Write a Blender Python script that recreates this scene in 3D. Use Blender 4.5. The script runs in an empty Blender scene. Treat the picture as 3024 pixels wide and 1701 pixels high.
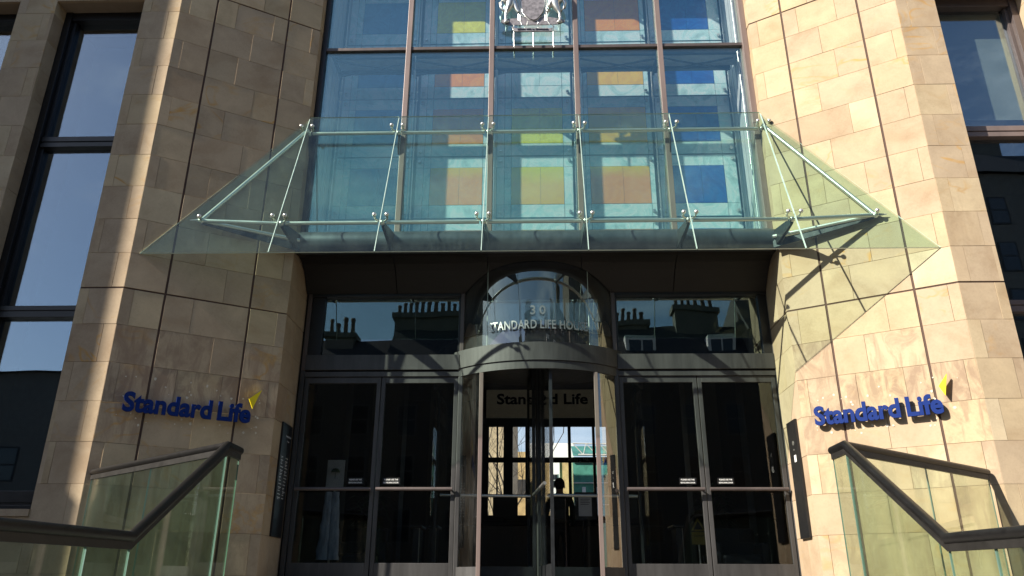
import bpy, bmesh, math, random
from mathutils import Vector, Matrix
R = math.radians
C = bpy.context.scene.collection
sc = bpy.context.scene
random.seed(7)

# ------------------------------------------------------------------ camera, sky, sun, exposure
cd = bpy.data.cameras.new('camera'); cam = bpy.data.objects.new('camera', cd); C.objects.link(cam)
cd.sensor_width = 36.0; cd.lens = 27.03; cd.clip_start = 0.05; cd.clip_end = 600
rt = Vector((0.99964191, 0.0265194, 0.00357438)); upv = Vector((0.00636101, -0.3652451, 0.93088966)); fw = Vector((-0.02599216, 0.93053358, 0.365283))
m = Matrix(((rt.x, upv.x, -fw.x), (rt.y, upv.y, -fw.y), (rt.z, upv.z, -fw.z))).to_4x4()
m.translation = Vector((0, 0, 1.65)); cam.matrix_world = m
sc.camera = cam
SUN_EL, SUN_ROT = 35.0, 238.8
world = bpy.data.worlds.new('World'); sc.world = world; world.use_nodes = True
nt = world.node_tree; sky = nt.nodes.new('ShaderNodeTexSky'); sky.sky_type = 'NISHITA'; sky.sun_disc = False
sky.sun_elevation = R(SUN_EL); sky.sun_rotation = R(SUN_ROT); sky.air_density = 1.0; sky.dust_density = 0.6; sky.ozone_density = 1.6
bg = nt.nodes['Background']; tcw = nt.nodes.new('ShaderNodeTexCoord'); mpw = nt.nodes.new('ShaderNodeMapping'); mpw.inputs['Scale'].default_value = (1.0, 1.0, 2.6)
nzw = nt.nodes.new('ShaderNodeTexNoise'); nzw.inputs['Scale'].default_value = 3.2; nzw.inputs['Detail'].default_value = 7.0; nzw.inputs['Roughness'].default_value = 0.6; nzw.inputs['Distortion'].default_value = 0.6
mrw = nt.nodes.new('ShaderNodeMapRange'); mrw.inputs['From Min'].default_value = 0.54; mrw.inputs['From Max'].default_value = 0.78; mrw.inputs['To Max'].default_value = 0.55
mxw = nt.nodes.new('ShaderNodeMix'); mxw.data_type = 'RGBA'; mxw.inputs[7].default_value = (8.5, 9.0, 9.6, 1.0)
nt.links.new(tcw.outputs['Generated'], mpw.inputs['Vector']); nt.links.new(mpw.outputs[0], nzw.inputs['Vector']); nt.links.new(nzw.outputs['Fac'], mrw.inputs['Value'])
nt.links.new(mrw.outputs[0], mxw.inputs[0]); nt.links.new(sky.outputs[0], mxw.inputs[6]); nt.links.new(mxw.outputs[2], bg.inputs[0]); bg.inputs[1].default_value = 0.072
sd = bpy.data.lights.new('sun', 'SUN'); sun = bpy.data.objects.new('sun', sd); C.objects.link(sun)
sd.energy = 5.0; sd.angle = R(0.53); sd.color = (1.0, 0.93, 0.82)
sun.rotation_euler = Vector((0.700, 0.424, -0.573)).to_track_quat('-Z', 'Y').to_euler()
sc.view_settings.view_transform = 'Standard'; sc.view_settings.look = 'None'
sc.view_settings.exposure = 0.92; sc.view_settings.gamma = 1.0
cy = sc.cycles
cy.max_bounces = 10; cy.diffuse_bounces = 4; cy.glossy_bounces = 5; cy.transmission_bounces = 4; cy.transparent_max_bounces = 40
cy.sample_clamp_indirect = 4.0; cy.caustics_reflective = False; cy.caustics_refractive = False

# ------------------------------------------------------------------ node helpers and materials
def new_mat(name):
    mt = bpy.data.materials.new(name); mt.use_nodes = True
    n = mt.node_tree; n.nodes.clear(); out = n.nodes.new('ShaderNodeOutputMaterial')
    return mt, n, out
def node(n, typ, ins=None, **kw):
    nd = n.nodes.new(typ)
    for k, v in kw.items(): setattr(nd, k, v)
    if ins:
        for k, v in ins.items():
            if isinstance(v, bpy.types.NodeSocket): n.links.new(v, nd.inputs[k])
            else: nd.inputs[k].default_value = v
    return nd
def c4(c): return (c[0], c[1], c[2], 1.0)
def ramp(n, fac, stops):
    r = n.nodes.new('ShaderNodeValToRGB'); n.links.new(fac, r.inputs[0])
    el = r.color_ramp.elements
    while len(el) > 1: el.remove(el[-1])
    el[0].position = stops[0][0]; el[0].color = c4(stops[0][1])
    for p, c in stops[1:]:
        e = el.new(p); e.color = c4(c)
    return r.outputs[0]
def mixc(n, fac, a, b, blend='MIX'):
    mx = n.nodes.new('ShaderNodeMix'); mx.data_type = 'RGBA'; mx.blend_type = blend
    for sock, v in ((mx.inputs[0], fac), (mx.inputs[6], a), (mx.inputs[7], b)):
        if isinstance(v, bpy.types.NodeSocket): n.links.new(v, sock)
        else: sock.default_value = c4(v) if isinstance(v, tuple) else v
    return mx.outputs[2]
def mth(n, op, a, b=0.0, clamp=False):
    md = n.nodes.new('ShaderNodeMath'); md.operation = op; md.use_clamp = clamp
    for i, v in enumerate((a, b)):
        if isinstance(v, bpy.types.NodeSocket): n.links.new(v, md.inputs[i])
        else: md.inputs[i].default_value = v
    return md.outputs[0]
def coords(n, scale=(1, 1, 1), add=None):
    tc = node(n, 'ShaderNodeTexCoord')
    mp = node(n, 'ShaderNodeMapping', {'Vector': tc.outputs['Object'], 'Scale': scale})
    if add is not None: n.links.new(add, mp.inputs['Location'])
    return mp.outputs[0]
def noise(n, vec, scale, detail=4, rough=0.55, dist=0.0):
    return node(n, 'ShaderNodeTexNoise', {'Vector': vec, 'Scale': scale, 'Detail': detail, 'Roughness': rough, 'Distortion': dist}).outputs['Fac']
def principled(n, out, **kw):
    p = n.nodes.new('ShaderNodeBsdfPrincipled')
    for k, v in kw.items():
        k = k.replace('_', ' ')
        if isinstance(v, bpy.types.NodeSocket): n.links.new(v, p.inputs[k])
        else: p.inputs[k].default_value = c4(v) if isinstance(v, tuple) else v
    n.links.new(p.outputs[0], out.inputs[0]); return p
def bump(n, h, strength, dist=0.01):
    return node(n, 'ShaderNodeBump', {'Height': h, 'Strength': strength, 'Distance': dist}).outputs[0]

def plain(name, col, rough=0.6, metal=0.0, var=0.12, scale=9.0, streak=1.0, spec=0.5, bmp=0.05):
    mt, n, out = new_mat(name)
    v = coords(n, (1, 1, 1.0 / streak))
    f = noise(n, v, scale, 5, 0.6)
    f2 = noise(n, v, scale * 6, 3, 0.6)
    k = mth(n, 'ADD', mth(n, 'MULTIPLY', f, 0.75), mth(n, 'MULTIPLY', f2, 0.25))
    lo = tuple(x * (1 - var) for x in col); hi = tuple(min(1, x * (1 + var)) for x in col)
    cc = ramp(n, k, [(0.3, lo), (0.7, hi)])
    rg = mth(n, 'ADD', mth(n, 'MULTIPLY', f, 0.25), rough - 0.12)
    p = principled(n, out, Base_Color=cc, Roughness=rg, Metallic=metal, Specular_IOR_Level=spec)
    if bmp: n.links.new(bump(n, k, bmp, 0.01), p.inputs['Normal'])
    return mt

def stone_mat(name):
    mt, n, out = new_mat(name)
    at = node(n, 'ShaderNodeAttribute', attribute_name='tone', attribute_type='GEOMETRY')
    sep = node(n, 'ShaderNodeSeparateColor', {'Color': at.outputs['Color']})
    off = node(n, 'ShaderNodeCombineXYZ', {'X': mth(n, 'MULTIPLY', sep.outputs[2], 37.0), 'Y': mth(n, 'MULTIPLY', sep.outputs[2], 91.0), 'Z': mth(n, 'MULTIPLY', sep.outputs[2], 53.0)}).outputs[0]
    v = coords(n, (1, 1, 1), off)
    base = ramp(n, sep.outputs[0], [(0.0, (0.43, 0.32, 0.215)), (0.25, (0.475, 0.365, 0.245)), (0.5, (0.49, 0.38, 0.262)), (0.75, (0.52, 0.405, 0.255)), (1.0, (0.58, 0.475, 0.325))])
    cloud = noise(n, v, 2.2, 5, 0.6, 0.8)
    fine = noise(n, v, 38, 4, 0.65)
    grain = noise(n, v, 260, 2, 0.6)
    k = mth(n, 'ADD', mth(n, 'ADD', mth(n, 'MULTIPLY', cloud, 0.5), mth(n, 'MULTIPLY', fine, 0.3)), mth(n, 'MULTIPLY', grain, 0.2))
    tint = ramp(n, k, [(0.3, (0.80, 0.78, 0.75)), (0.5, (1, 1, 1)), (0.72, (1.13, 1.13, 1.10))])
    col = mixc(n, 1.0, base, tint, 'MULTIPLY')
    # iron banding: curved ochre contour bands, only in some blocks
    cn_ = noise(n, coords(n, (1.0, 1.0, 1.5), off), 1.05, 3, 0.5, 1.4)
    dd = mth(n, 'ABSOLUTE', mth(n, 'SUBTRACT', cn_, 0.5))
    band = node(n, 'ShaderNodeMapRange', {'Value': dd, 'From Min': 0.035, 'From Max': 0.004}).outputs[0]
    brk = node(n, 'ShaderNodeMapRange', {'Value': noise(n, v, 2.4, 3), 'From Min': 0.42, 'From Max': 0.6}).outputs[0]
    amt = mth(n, 'MULTIPLY', mth(n, 'MULTIPLY', band, brk), mth(n, 'MULTIPLY', sep.outputs[1], 1.1), True)
    col = mixc(n, amt, col, (0.52, 0.31, 0.11))
    # faint stained patches that differ from block to block
    pt = noise(n, coords(n, (1, 1, 1.2), off), 1.3, 4, 0.6, 0.6)
    bl = ramp(n, pt, [(0.33, (0.87, 0.83, 0.79)), (0.46, (0.97, 0.96, 0.95)), (0.56, (1.02, 1.02, 1.01)), (0.66, (1.10, 1.10, 1.08))])
    col = mixc(n, 1.0, col, bl, 'MULTIPLY')
    # grime on the blocks that carry old fixings (alpha channel)
    gr = noise(n, coords(n, (1, 1, 0.55), off), 3.6, 6, 0.66, 1.2)
    gm = node(n, 'ShaderNodeMapRange', {'Value': gr, 'From Min': 0.45, 'From Max': 0.60}).outputs[0]
    sm = noise(n, coords(n, (6.0, 6.0, 0.7), off), 2.5, 4, 0.6)
    gm2 = node(n, 'ShaderNodeMapRange', {'Value': sm, 'From Min': 0.54, 'From Max': 0.66}).outputs[0]
    g = mth(n, 'MULTIPLY', mth(n, 'MAXIMUM', gm, gm2), mth(n, 'MULTIPLY', at.outputs['Alpha'], 0.72), True)
    col = mixc(n, g, col, (0.27, 0.18, 0.125))
    # little pits and dark specks
    vo = node(n, 'ShaderNodeTexVoronoi', {'Vector': v, 'Scale': 9.0, 'Randomness': 1.0}).outputs['Distance']
    pit = node(n, 'ShaderNodeMapRange', {'Value': vo, 'From Min': 0.05, 'From Max': 0.02}).outputs[0]
    pit = mth(n, 'MULTIPLY', pit, node(n, 'ShaderNodeMapRange', {'Value': noise(n, v, 4, 1), 'From Min': 0.52, 'From Max': 0.58}).outputs[0])
    col = mixc(n, mth(n, 'MULTIPLY', pit, 0.6), col, (0.16, 0.10, 0.06))
    p = principled(n, out, Base_Color=col, Roughness=0.88, Specular_IOR_Level=0.25)
    n.links.new(bump(n, k, 0.12, 0.012), p.inputs['Normal'])
    return mt

def glass_mat(name, tint, refl=0.04, rough=0.0, dirt=0.0, dirtcol=(0.5, 0.55, 0.5), edge=0.75, gtint=(1, 1, 1), wobble=0.0, dscale=1.0):
    """thin architectural glass: tinted see-through mixed with a mirror share that grows at grazing angles, optional dust"""
    mt, n, out = new_mat(name)
    tr = node(n, 'ShaderNodeBsdfTransparent', {'Color': c4(tint)})
    gl = node(n, 'ShaderNodeBsdfGlossy', {'Color': c4(gtint), 'Roughness': rough})
    if wobble:
        h = noise(n, coords(n, (1, 1, 1)), 0.9, 1)
        n.links.new(bump(n, h, wobble, 0.05), gl.inputs['Normal'])
    lw = node(n, 'ShaderNodeLayerWeight', {'Blend': 0.5})
    f = mth(n, 'POWER', lw.outputs['Facing'], 4.0)
    f = mth(n, 'ADD', mth(n, 'MULTIPLY', f, edge), refl, True)
    mx = node(n, 'ShaderNodeMixShader', {0: f, 1: tr.outputs[0], 2: gl.outputs[0]})
    if dirt:
        df = node(n, 'ShaderNodeBsdfDiffuse', {'Color': c4(dirtcol)})
        d = noise(n, coords(n, (9 * dscale, 9 * dscale, 0.8 * dscale)), 2.0, 5, 0.7)
        d2 = noise(n, coords(n), 1.3, 3)
        dd = node(n, 'ShaderNodeMapRange', {'Value': mth(n, 'MULTIPLY', d, d2), 'From Min': 0.18, 'From Max': 0.42, 'To Min': dirt * 0.15, 'To Max': dirt * 3.0}).outputs[0]
        mx = node(n, 'ShaderNodeMixShader', {0: dd, 1: mx.outputs[0], 2: df.outputs[0]})
    n.links.new(mx.outputs[0], out.inputs[0])
    return mt

def art_mat(name, col, light=None, swirl=0.35, split=None):
    mt, n, out = new_mat(name)
    v = coords(n, (1, 1, 1))
    k = noise(n, v, 1.7, 4, 0.55, 3.2)
    nz = noise(n, v, 3.0, 5, 0.6, 1.6)
    k = mth(n, 'ADD', mth(n, 'MULTIPLY', k, 0.75), mth(n, 'MULTIPLY', nz, 0.25))
    hi = light or tuple(min(1, c * 1.25 + 0.05) for c in col)
    lo = tuple(c * (1 - swirl) for c in col)
    cc = ramp(n, k, [(0.33, lo), (0.47, col), (0.53, hi), (0.60, col), (0.7, hi)])
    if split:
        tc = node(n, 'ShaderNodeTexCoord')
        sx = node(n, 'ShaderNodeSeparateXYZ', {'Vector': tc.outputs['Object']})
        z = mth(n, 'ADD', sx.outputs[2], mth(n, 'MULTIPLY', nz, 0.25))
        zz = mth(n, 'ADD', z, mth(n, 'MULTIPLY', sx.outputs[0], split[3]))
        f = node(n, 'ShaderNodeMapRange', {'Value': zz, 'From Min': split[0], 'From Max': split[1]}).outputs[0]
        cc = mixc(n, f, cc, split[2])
    p = principled(n, out, Base_Color=cc, Roughness=0.22, Specular_IOR_Level=0.6)
    return mt

M = {}
M['stone'] = stone_mat('sandstone')
M['mortar'] = plain('mortar', (0.36, 0.28, 0.20), 0.9)
M['gapdark'] = plain('joint_shadow_gap', (0.10, 0.06, 0.045), 0.9)
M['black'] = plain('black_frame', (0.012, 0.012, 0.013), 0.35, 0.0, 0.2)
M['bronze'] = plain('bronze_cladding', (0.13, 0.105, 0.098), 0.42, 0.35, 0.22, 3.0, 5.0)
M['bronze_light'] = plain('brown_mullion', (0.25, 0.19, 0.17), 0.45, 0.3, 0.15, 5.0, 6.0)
M['zinc'] = plain('weathered_zinc', (0.07, 0.068, 0.067), 0.5, 0.4, 0.4, 4.0, 7.0)
M['tubem'] = plain('grey_green_tube', (0.085, 0.10, 0.115), 0.35, 0.5, 0.3, 4.0, 3.0)
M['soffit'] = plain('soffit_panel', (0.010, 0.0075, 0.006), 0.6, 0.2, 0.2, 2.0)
M['steel'] = plain('brushed_steel', (0.72, 0.72, 0.68), 0.34, 0.9, 0.04, 3.0, bmp=0)
M['steel_dark'] = plain('dark_steel', (0.06, 0.065, 0.07), 0.4, 0.7, 0.2)
M['gratingm'] = plain('grey_grating', (0.42, 0.44, 0.47), 0.5, 0.3, 0.2)
M['rail'] = plain('dark_bronze_rail', (0.022, 0.021, 0.021), 0.36, 0.5, 0.3, 14.0)
M['channel'] = plain('rail_channel', (0.030, 0.028, 0.026), 0.5, 0.3, 0.3)
M['canopy'] = glass_mat('canopy_glass', (0.875, 0.958, 0.915), 0.028, 0.0, 0.008, (0.42, 0.52, 0.46), wobble=0.02)
M['gedge'] = plain('glass_edge', (0.72, 0.88, 0.80), 0.15, 0.0, 0.1, spec=1.0, bmp=0)
M['edgestrip'] = plain('pale_edge_strip', (0.46, 0.60, 0.54), 0.35, 0.0, 0.2, bmp=0)
M['lettermetal'] = plain('grey_letter_metal', (0.46, 0.46, 0.44), 0.35, 0.8, 0.2, bmp=0)
M['sashdull'] = plain('dull_sash', (0.17, 0.165, 0.15), 0.7)
M['gedge2'] = plain('dull_glass_edge', (0.20, 0.32, 0.27), 0.2, 0.0, 0.1, spec=0.8, bmp=0)
M['curtain'] = glass_mat('curtain_glass', (0.965, 0.99, 0.99), 0.18, 0.0, 0.0, gtint=(0.68, 1.0, 1.0), wobble=0.03)
M['doorglass'] = glass_mat('door_glass', (0.80, 0.83, 0.82), 0.045, 0.0, 0.0, (0.5, 0.5, 0.48), wobble=0.02)
M['transglass'] = glass_mat('transom_glass', (0.62, 0.66, 0.66), 0.16, 0.0, 0.0, gtint=(0.85, 0.97, 1.0), wobble=0.05)
M['winglass'] = glass_mat('office_window_glass', (0.78, 0.82, 0.82), 0.22, 0.0, 0.0, gtint=(0.72, 0.86, 1.0), wobble=0.03)
M['drumglass'] = glass_mat('drum_glass', (0.86, 0.89, 0.88), 0.20, 0.0, 0.016, (0.42, 0.42, 0.40), wobble=0.0, dscale=2.0)
M['balglass'] = glass_mat('balustrade_glass', (0.86, 0.92, 0.85), 0.03, 0.0, 0.010, (0.3, 0.4, 0.34))
M['lobbyglass'] = glass_mat('lobby_glass', (0.985, 0.99, 0.99), 0.012)
M['art'] = art_mat('textured_cyan_glass', (0.62, 0.92, 0.92), (0.86, 0.98, 0.97), 0.30)
M['artpale'] = art_mat('pale_cyan_glass', (0.76, 0.95, 0.94), None, 0.10)
M['orange'] = art_mat('orange_glass', (0.92, 0.34, 0.06), (0.96, 0.42, 0.08), 0.1)
M['ochre'] = art_mat('ochre_glass', (0.92, 0.54, 0.07), (0.95, 0.62, 0.08), 0.1)
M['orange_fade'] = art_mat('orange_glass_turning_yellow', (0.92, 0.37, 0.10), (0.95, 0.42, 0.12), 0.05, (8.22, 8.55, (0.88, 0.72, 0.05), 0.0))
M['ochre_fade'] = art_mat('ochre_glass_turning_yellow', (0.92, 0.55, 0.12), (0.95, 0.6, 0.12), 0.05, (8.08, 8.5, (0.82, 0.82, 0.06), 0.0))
M['yellow'] = art_mat('yellow_glass', (0.88, 0.84, 0.08), None, 0.1)
M['blue'] = art_mat('deep_blue_glass', (0.015, 0.10, 0.42), (0.02, 0.15, 0.5), 0.15)
M['midblue'] = art_mat('mid_blue_glass', (0.06, 0.22, 0.45), (0.08, 0.28, 0.52), 0.15)
M['lead'] = plain('art_joint', (0.05, 0.13, 0.16), 0.5)
M['white'] = plain('white_panel', (0.66, 0.68, 0.68), 0.5)
M['whitepaint'] = plain('white_print', (0.85, 0.85, 0.82), 0.6, 0, 0.03, bmp=0)
M['filler'] = plain('pale_filler', (0.66, 0.60, 0.48), 0.9, bmp=0)
M['signblue'] = plain('royal_blue_lettering', (0.004, 0.024, 0.16), 0.55, 0.0, 0.06, bmp=0, spec=0.15)
M['signyellow'] = plain('yellow_emblem', (0.90, 0.70, 0.01), 0.4, 0.0, 0.04, bmp=0)
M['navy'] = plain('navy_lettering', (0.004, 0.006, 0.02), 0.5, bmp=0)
M['paving'] = plain('granite_paving', (0.14, 0.13, 0.12), 0.75, 0, 0.18, 5.0)
M['asphalt'] = plain('asphalt', (0.05, 0.05, 0.052), 0.85, 0, 0.2, 9.0)
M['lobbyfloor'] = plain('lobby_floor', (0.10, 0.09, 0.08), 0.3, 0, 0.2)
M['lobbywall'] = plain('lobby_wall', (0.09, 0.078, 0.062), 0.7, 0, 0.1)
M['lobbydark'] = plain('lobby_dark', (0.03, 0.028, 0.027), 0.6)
M['wood'] = plain('desk_wood', (0.085, 0.06, 0.042), 0.5, 0, 0.2, 4.0, 6)
M['signpanel'] = plain('grey_sign_panel', (0.78, 0.74, 0.64), 0.6)
M['screen'] = plain('screen_back', (0.006, 0.006, 0.007), 0.5)
M['paper'] = plain('paper', (0.62, 0.62, 0.64), 0.8)
M['plastic'] = plain('clear_bag', (0.50, 0.56, 0.66), 0.3, 0, 0.5, 14.0, 5)
M['leaf'] = plain('palm_leaf', (0.045, 0.085, 0.035), 0.5, 0, 0.3)
M['pot'] = plain('dark_pot', (0.03, 0.035, 0.045), 0.5)
M['cautyellow'] = plain('caution_yellow', (0.22, 0.18, 0.04), 0.6)
M['seatm'] = plain('dark_upholstery', (0.020, 0.022, 0.032), 0.8)
M['soot'] = plain('sooty_stone', (0.115, 0.105, 0.09), 0.9, 0, 0.25, 3.0)
M['slate'] = plain('slate_roof', (0.028, 0.027, 0.028), 0.85, 0, 0.25, 6.0)
M['potclay'] = plain('clay_pot', (0.12, 0.08, 0.06), 0.8)
M['wframe'] = plain('white_sash', (0.55, 0.55, 0.52), 0.6)
M['darkpane'] = plain('dark_pane', (0.02, 0.025, 0.03), 0.15, 0, 0.1)
M['courtstone'] = plain('golden_stone', (0.50, 0.36, 0.17), 0.85, 0, 0.4, 2.2)
M['rubble'] = plain('rubble_stone', (0.46, 0.38, 0.24), 0.9, 0, 0.45, 5.5)
M['greenpane'] = plain('green_glazing', (0.08, 0.26, 0.20), 0.2, 0, 0.5, 0.8)
M['bark'] = plain('bark', (0.05, 0.042, 0.035), 0.9)
M['skin'] = plain('skin', (0.42, 0.26, 0.19), 0.6)
M['jacket'] = plain('dark_jacket', (0.022, 0.026, 0.026), 0.85)
M['trousers'] = plain('dark_trousers', (0.012, 0.013, 0.018), 0.85)
M['pack'] = plain('grey_backpack', (0.035, 0.04, 0.04), 0.8)
M['hair'] = plain('dark_hair', (0.012, 0.009, 0.008), 0.7)
M['heraldry'] = plain('etched_shield', (0.27, 0.25, 0.26), 0.45, 0.3, 0.5, 18.0)
M['blind'] = plain('roller_blind', (0.50, 0.56, 0.50), 0.8, 0, 0.06, 3.0)

# ------------------------------------------------------------------ mesh helpers
class MB:
    def __init__(s): s.v = []; s.f = []; s.m = []; s.s = []; s.t = []; s.tone = (0.5, 0, 0, 0)
    def face(s, pts, mi=0, smooth=False):
        i = len(s.v); s.v += [tuple(p) for p in pts]; s.f.append(tuple(range(i, i + len(pts)))); s.m.append(mi); s.s.append(smooth); s.t.append(s.tone)
    def idx(s, pts, faces, mi=0, smooth=False):
        i = len(s.v); s.v += [tuple(p) for p in pts]
        for f in faces: s.f.append(tuple(i + k for k in f)); s.m.append(mi); s.s.append(smooth); s.t.append(s.tone)
        return s
    def box(s, lo, hi, mi=0):
        (a, b, c), (d, e, f) = lo, hi
        p = [(a, b, c), (d, b, c), (d, e, c), (a, e, c), (a, b, f), (d, b, f), (d, e, f), (a, e, f)]
        return s.idx(p, [(0, 3, 2, 1), (4, 5, 6, 7), (0, 1, 5, 4), (1, 2, 6, 5), (2, 3, 7, 6), (3, 0, 4, 7)], mi)
    def hexa(s, b4, t4, mi=0, smooth=False):
        return s.idx(list(b4) + list(t4), [(3, 2, 1, 0), (4, 5, 6, 7), (0, 1, 5, 4), (1, 2, 6, 5), (2, 3, 7, 6), (3, 0, 4, 7)], mi, smooth)
    def slab(s, poly, thick, mi=0, emi=None):
        """poly: list of Vectors (planar); extruded by the vector thick"""
        n = len(poly); q = [Vector(p) + Vector(thick) for p in poly]
        s.idx(list(poly) + q, [tuple(range(n - 1, -1, -1)), tuple(range(n, 2 * n))], mi)
        s.idx(list(poly) + q, [(i, (i + 1) % n, n + (i + 1) % n, n + i) for i in range(n)], mi if emi is None else emi)
        return s
    def tube(s, pts, r, k=12, mi=0, caps=True, radii=None):
        pts = [Vector(p) for p in pts]; rings = []
        for i, p in enumerate(pts):
            a = (pts[min(i + 1, len(pts) - 1)] - pts[max(i - 1, 0)]).normalized()
            if 0 < i < len(pts) - 1:
                d0 = (pts[i] - pts[i - 1]).normalized(); d1 = (pts[i + 1] - pts[i]).normalized()
                a = (d0 + d1).normalized(); st = 1.0 / max(0.35, a.dot(d1))
            else: st = 1.0
            ref = Vector((0, 0, 1)) if abs(a.z) < 0.92 else Vector((1, 0, 0))
            u = a.cross(ref).normalized(); w = u.cross(a).normalized()
            rr = radii[i] if radii else r
            rings.append([p + u * rr * math.cos(2 * math.pi * j / k) + w * rr * (st if abs(a.z) < 0.92 else 1) * math.sin(2 * math.pi * j / k) for j in range(k)])
        base = [q for ring in rings for q in ring]
        s.idx(base, [(i * k + j, i * k + (j + 1) % k, (i + 1) * k + (j + 1) % k, (i + 1) * k + j) for i in range(len(pts) - 1) for j in range(k)], mi, True)
        if caps:
            s.face(rings[0][::-1], mi); s.face(rings[-1], mi)
        return s
    def sphere(s, c, r, k=12, mi=0, sc3=(1, 1, 1)):
        c = Vector(c); pts = []; h = k // 2
        for i in range(h + 1):
            th = math.pi * i / h
            for j in range(k): pts.append(c + Vector((r * sc3[0] * math.sin(th) * math.cos(2 * math.pi * j / k), r * sc3[1] * math.sin(th) * math.sin(2 * math.pi * j / k), r * sc3[2] * math.cos(th))))
        return s.idx(pts, [(i * k + j, (i + 1) * k + j, (i + 1) * k + (j + 1) % k, i * k + (j + 1) % k) for i in range(h) for j in range(k)], mi, True)
    def lathe(s, c, prof, k=24, mi=0, a0=0.0, a1=2 * math.pi, smooth=True):
        c = Vector(c); full = abs(a1 - a0 - 2 * math.pi) < 1e-6; n = k if full else k + 1; pts = []
        for (r, z) in prof:
            for j in range(n):
                a = a0 + (a1 - a0) * j / k; pts.append(c + Vector((r * math.sin(a), -r * math.cos(a), z)))
        fs = [(i * n + j, i * n + (j + 1) % n, (i + 1) * n + (j + 1) % n, (i + 1) * n + j) for i in range(len(prof) - 1) for j in range(k)]
        return s.idx(pts, fs, mi, smooth)
    def build(s, name, mats, parent=None, bevel=0.0, tone=False):
        me = bpy.data.meshes.new(name); me.from_pydata(s.v, [], s.f)
        if not isinstance(mats, (list, tuple)): mats = [mats]
        for x in mats: me.materials.append(M[x] if isinstance(x, str) else x)
        me.polygons.foreach_set('material_index', s.m); me.polygons.foreach_set('use_smooth', s.s)
        if tone:
            ca = me.color_attributes.new('tone', 'FLOAT_COLOR', 'CORNER'); i = 0; data = []
            for f, t in zip(s.f, s.t): data += list(t) * len(f)
            ca.data.foreach_set('color', data)
        me.update()
        o = bpy.data.objects.new(name, me); C.objects.link(o)
        if parent is not None: o.parent = parent; o.matrix_parent_inverse = Matrix.Translation(-parent.location)
        if bevel:
            b = o.modifiers.new('bevel', 'BEVEL'); b.width = bevel; b.segments = 2; b.limit_method = 'ANGLE'
        return o

def empty(name, loc=(0, 0, 0)):
    o = bpy.data.objects.new(name, None); C.objects.link(o); o.location = loc; o.empty_display_size = 0.2; return o
def tag(o, label=None, cat=None, group=None, kind=None):
    if label: o['label'] = label
    if cat: o['category'] = cat
    if group: o['group'] = group
    if kind: o['kind'] = kind
    elif cat: o['kind'] = 'thing'
    return o
def part_label(o, label): o['label'] = label; return o

_txt = {}
def glyphs(body, size=1.0, offset=0.0, ext=0.0, res=4):
    """mesh data of a text in its own plane (x right, y up), baseline at 0"""
    key = (body, offset, ext, res)
    if key not in _txt:
        cu = bpy.data.curves.new('t', 'FONT'); cu.body = body; cu.size = 1.0; cu.offset = offset; cu.extrude = ext; cu.resolution_u = res
        o = bpy.data.objects.new('t', cu); C.objects.link(o)
        dg = bpy.context.evaluated_depsgraph_get(); dg.update()
        me = bpy.data.meshes.new_from_object(o.evaluated_get(dg))
        _txt[key] = ([tuple(v.co) for v in me.vertices], [tuple(p.vertices) for p in me.polygons])
        bpy.data.objects.remove(o); bpy.data.curves.remove(cu); bpy.data.meshes.remove(me)
    vs, fs = _txt[key]
    return [(x * size, y * size, z * size) for x, y, z in vs], fs
def text_width(body, offset=0.0):
    v, f = glyphs(body, 1.0, offset); return (max(p[0] for p in v) if v else 0)
def put_text(mb, body, origin, xd, yd, size, width=None, mi=0, center=False, depth=0.0, offset=0.0, res=2):
    vs, fs = glyphs(body, 1.0, offset, depth / max(size, 1e-6) / 2, res)
    if not vs: return
    w = max(p[0] for p in vs) - min(p[0] for p in vs); x0 = min(p[0] for p in vs)
    sx = (width / w) if width else size
    xd = Vector(xd).normalized(); yd = Vector(yd).normalized(); zd = xd.cross(yd); origin = Vector(origin)
    sh = -w * sx / 2 if center else 0
    mb.idx([origin + xd * ((x - x0) * sx + sh) + yd * (y * size) + zd * (z * size) for x, y, z in vs], fs, mi)

# ================================================================== SETTING
XC = 0.04                      # centre line of the stone bay
ground = MB(); ground.face([(-260, -260, 0), (260, -260, 0), (260, 8.0, 0), (-260, 8.0, 0)])
tag(ground.build('road', 'asphalt'), kind='structure')
gb = MB(); gb.face([(-260, 20.3, 0.02), (260, 20.3, 0.02), (260, 300, 0.02), (-260, 300, 0.02)])
tag(gb.build('courtyard_ground', 'paving'), kind='structure')
pv = MB(); pv.box((-60, -6, -0.02), (60, 2.6, 0.13)); tag(pv.build('pavement', 'paving'), kind='structure')
stp = MB()
for i in range(5): stp.box((-2.9, 2.6 + 0.29 * i, 0.0), (2.9, 4.15, 0.13 + 0.146 * (i + 1)))
for i in range(6): stp.box((-2.9, 5.55 + 0.28 * i, 0.8), (2.9, 7.3, 0.86 + 0.13 * (i + 1)))
stp.box((-2.9, 4.05, 0.0), (2.9, 5.6, 0.858))
tag(stp.build('stone_steps', 'paving', bevel=0.008), kind='structure')
ld = MB(); ld.slab([Vector(p) for p in [(-2.9, 7.2, 1.56), (2.98, 7.2, 1.56), (5.2, 9.2, 1.56), (3.7, 10.4, 1.56), (3.7, 11.2, 1.56), (-3.6, 11.2, 1.56), (-3.6, 10.4, 1.56), (-5.1, 9.2, 1.56)]], (0, 0, 0.10))
tag(ld.build('landing', 'paving'), kind='structure')
lf = MB(); lf.box((-7, 11.2, 1.5), (7, 20.2, 1.755)); tag(lf.build('lobby_floor', 'lobbyfloor'), kind='structure')

# ================================================================== THE OFFICE BUILDING
bld = empty('office_building', (0, 10, 0))
tag(bld, 'sandstone office building with faceted stone piers either side of a tall glazed entrance', 'building')
Z0, DZ = 5.26, 0.4945

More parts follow.
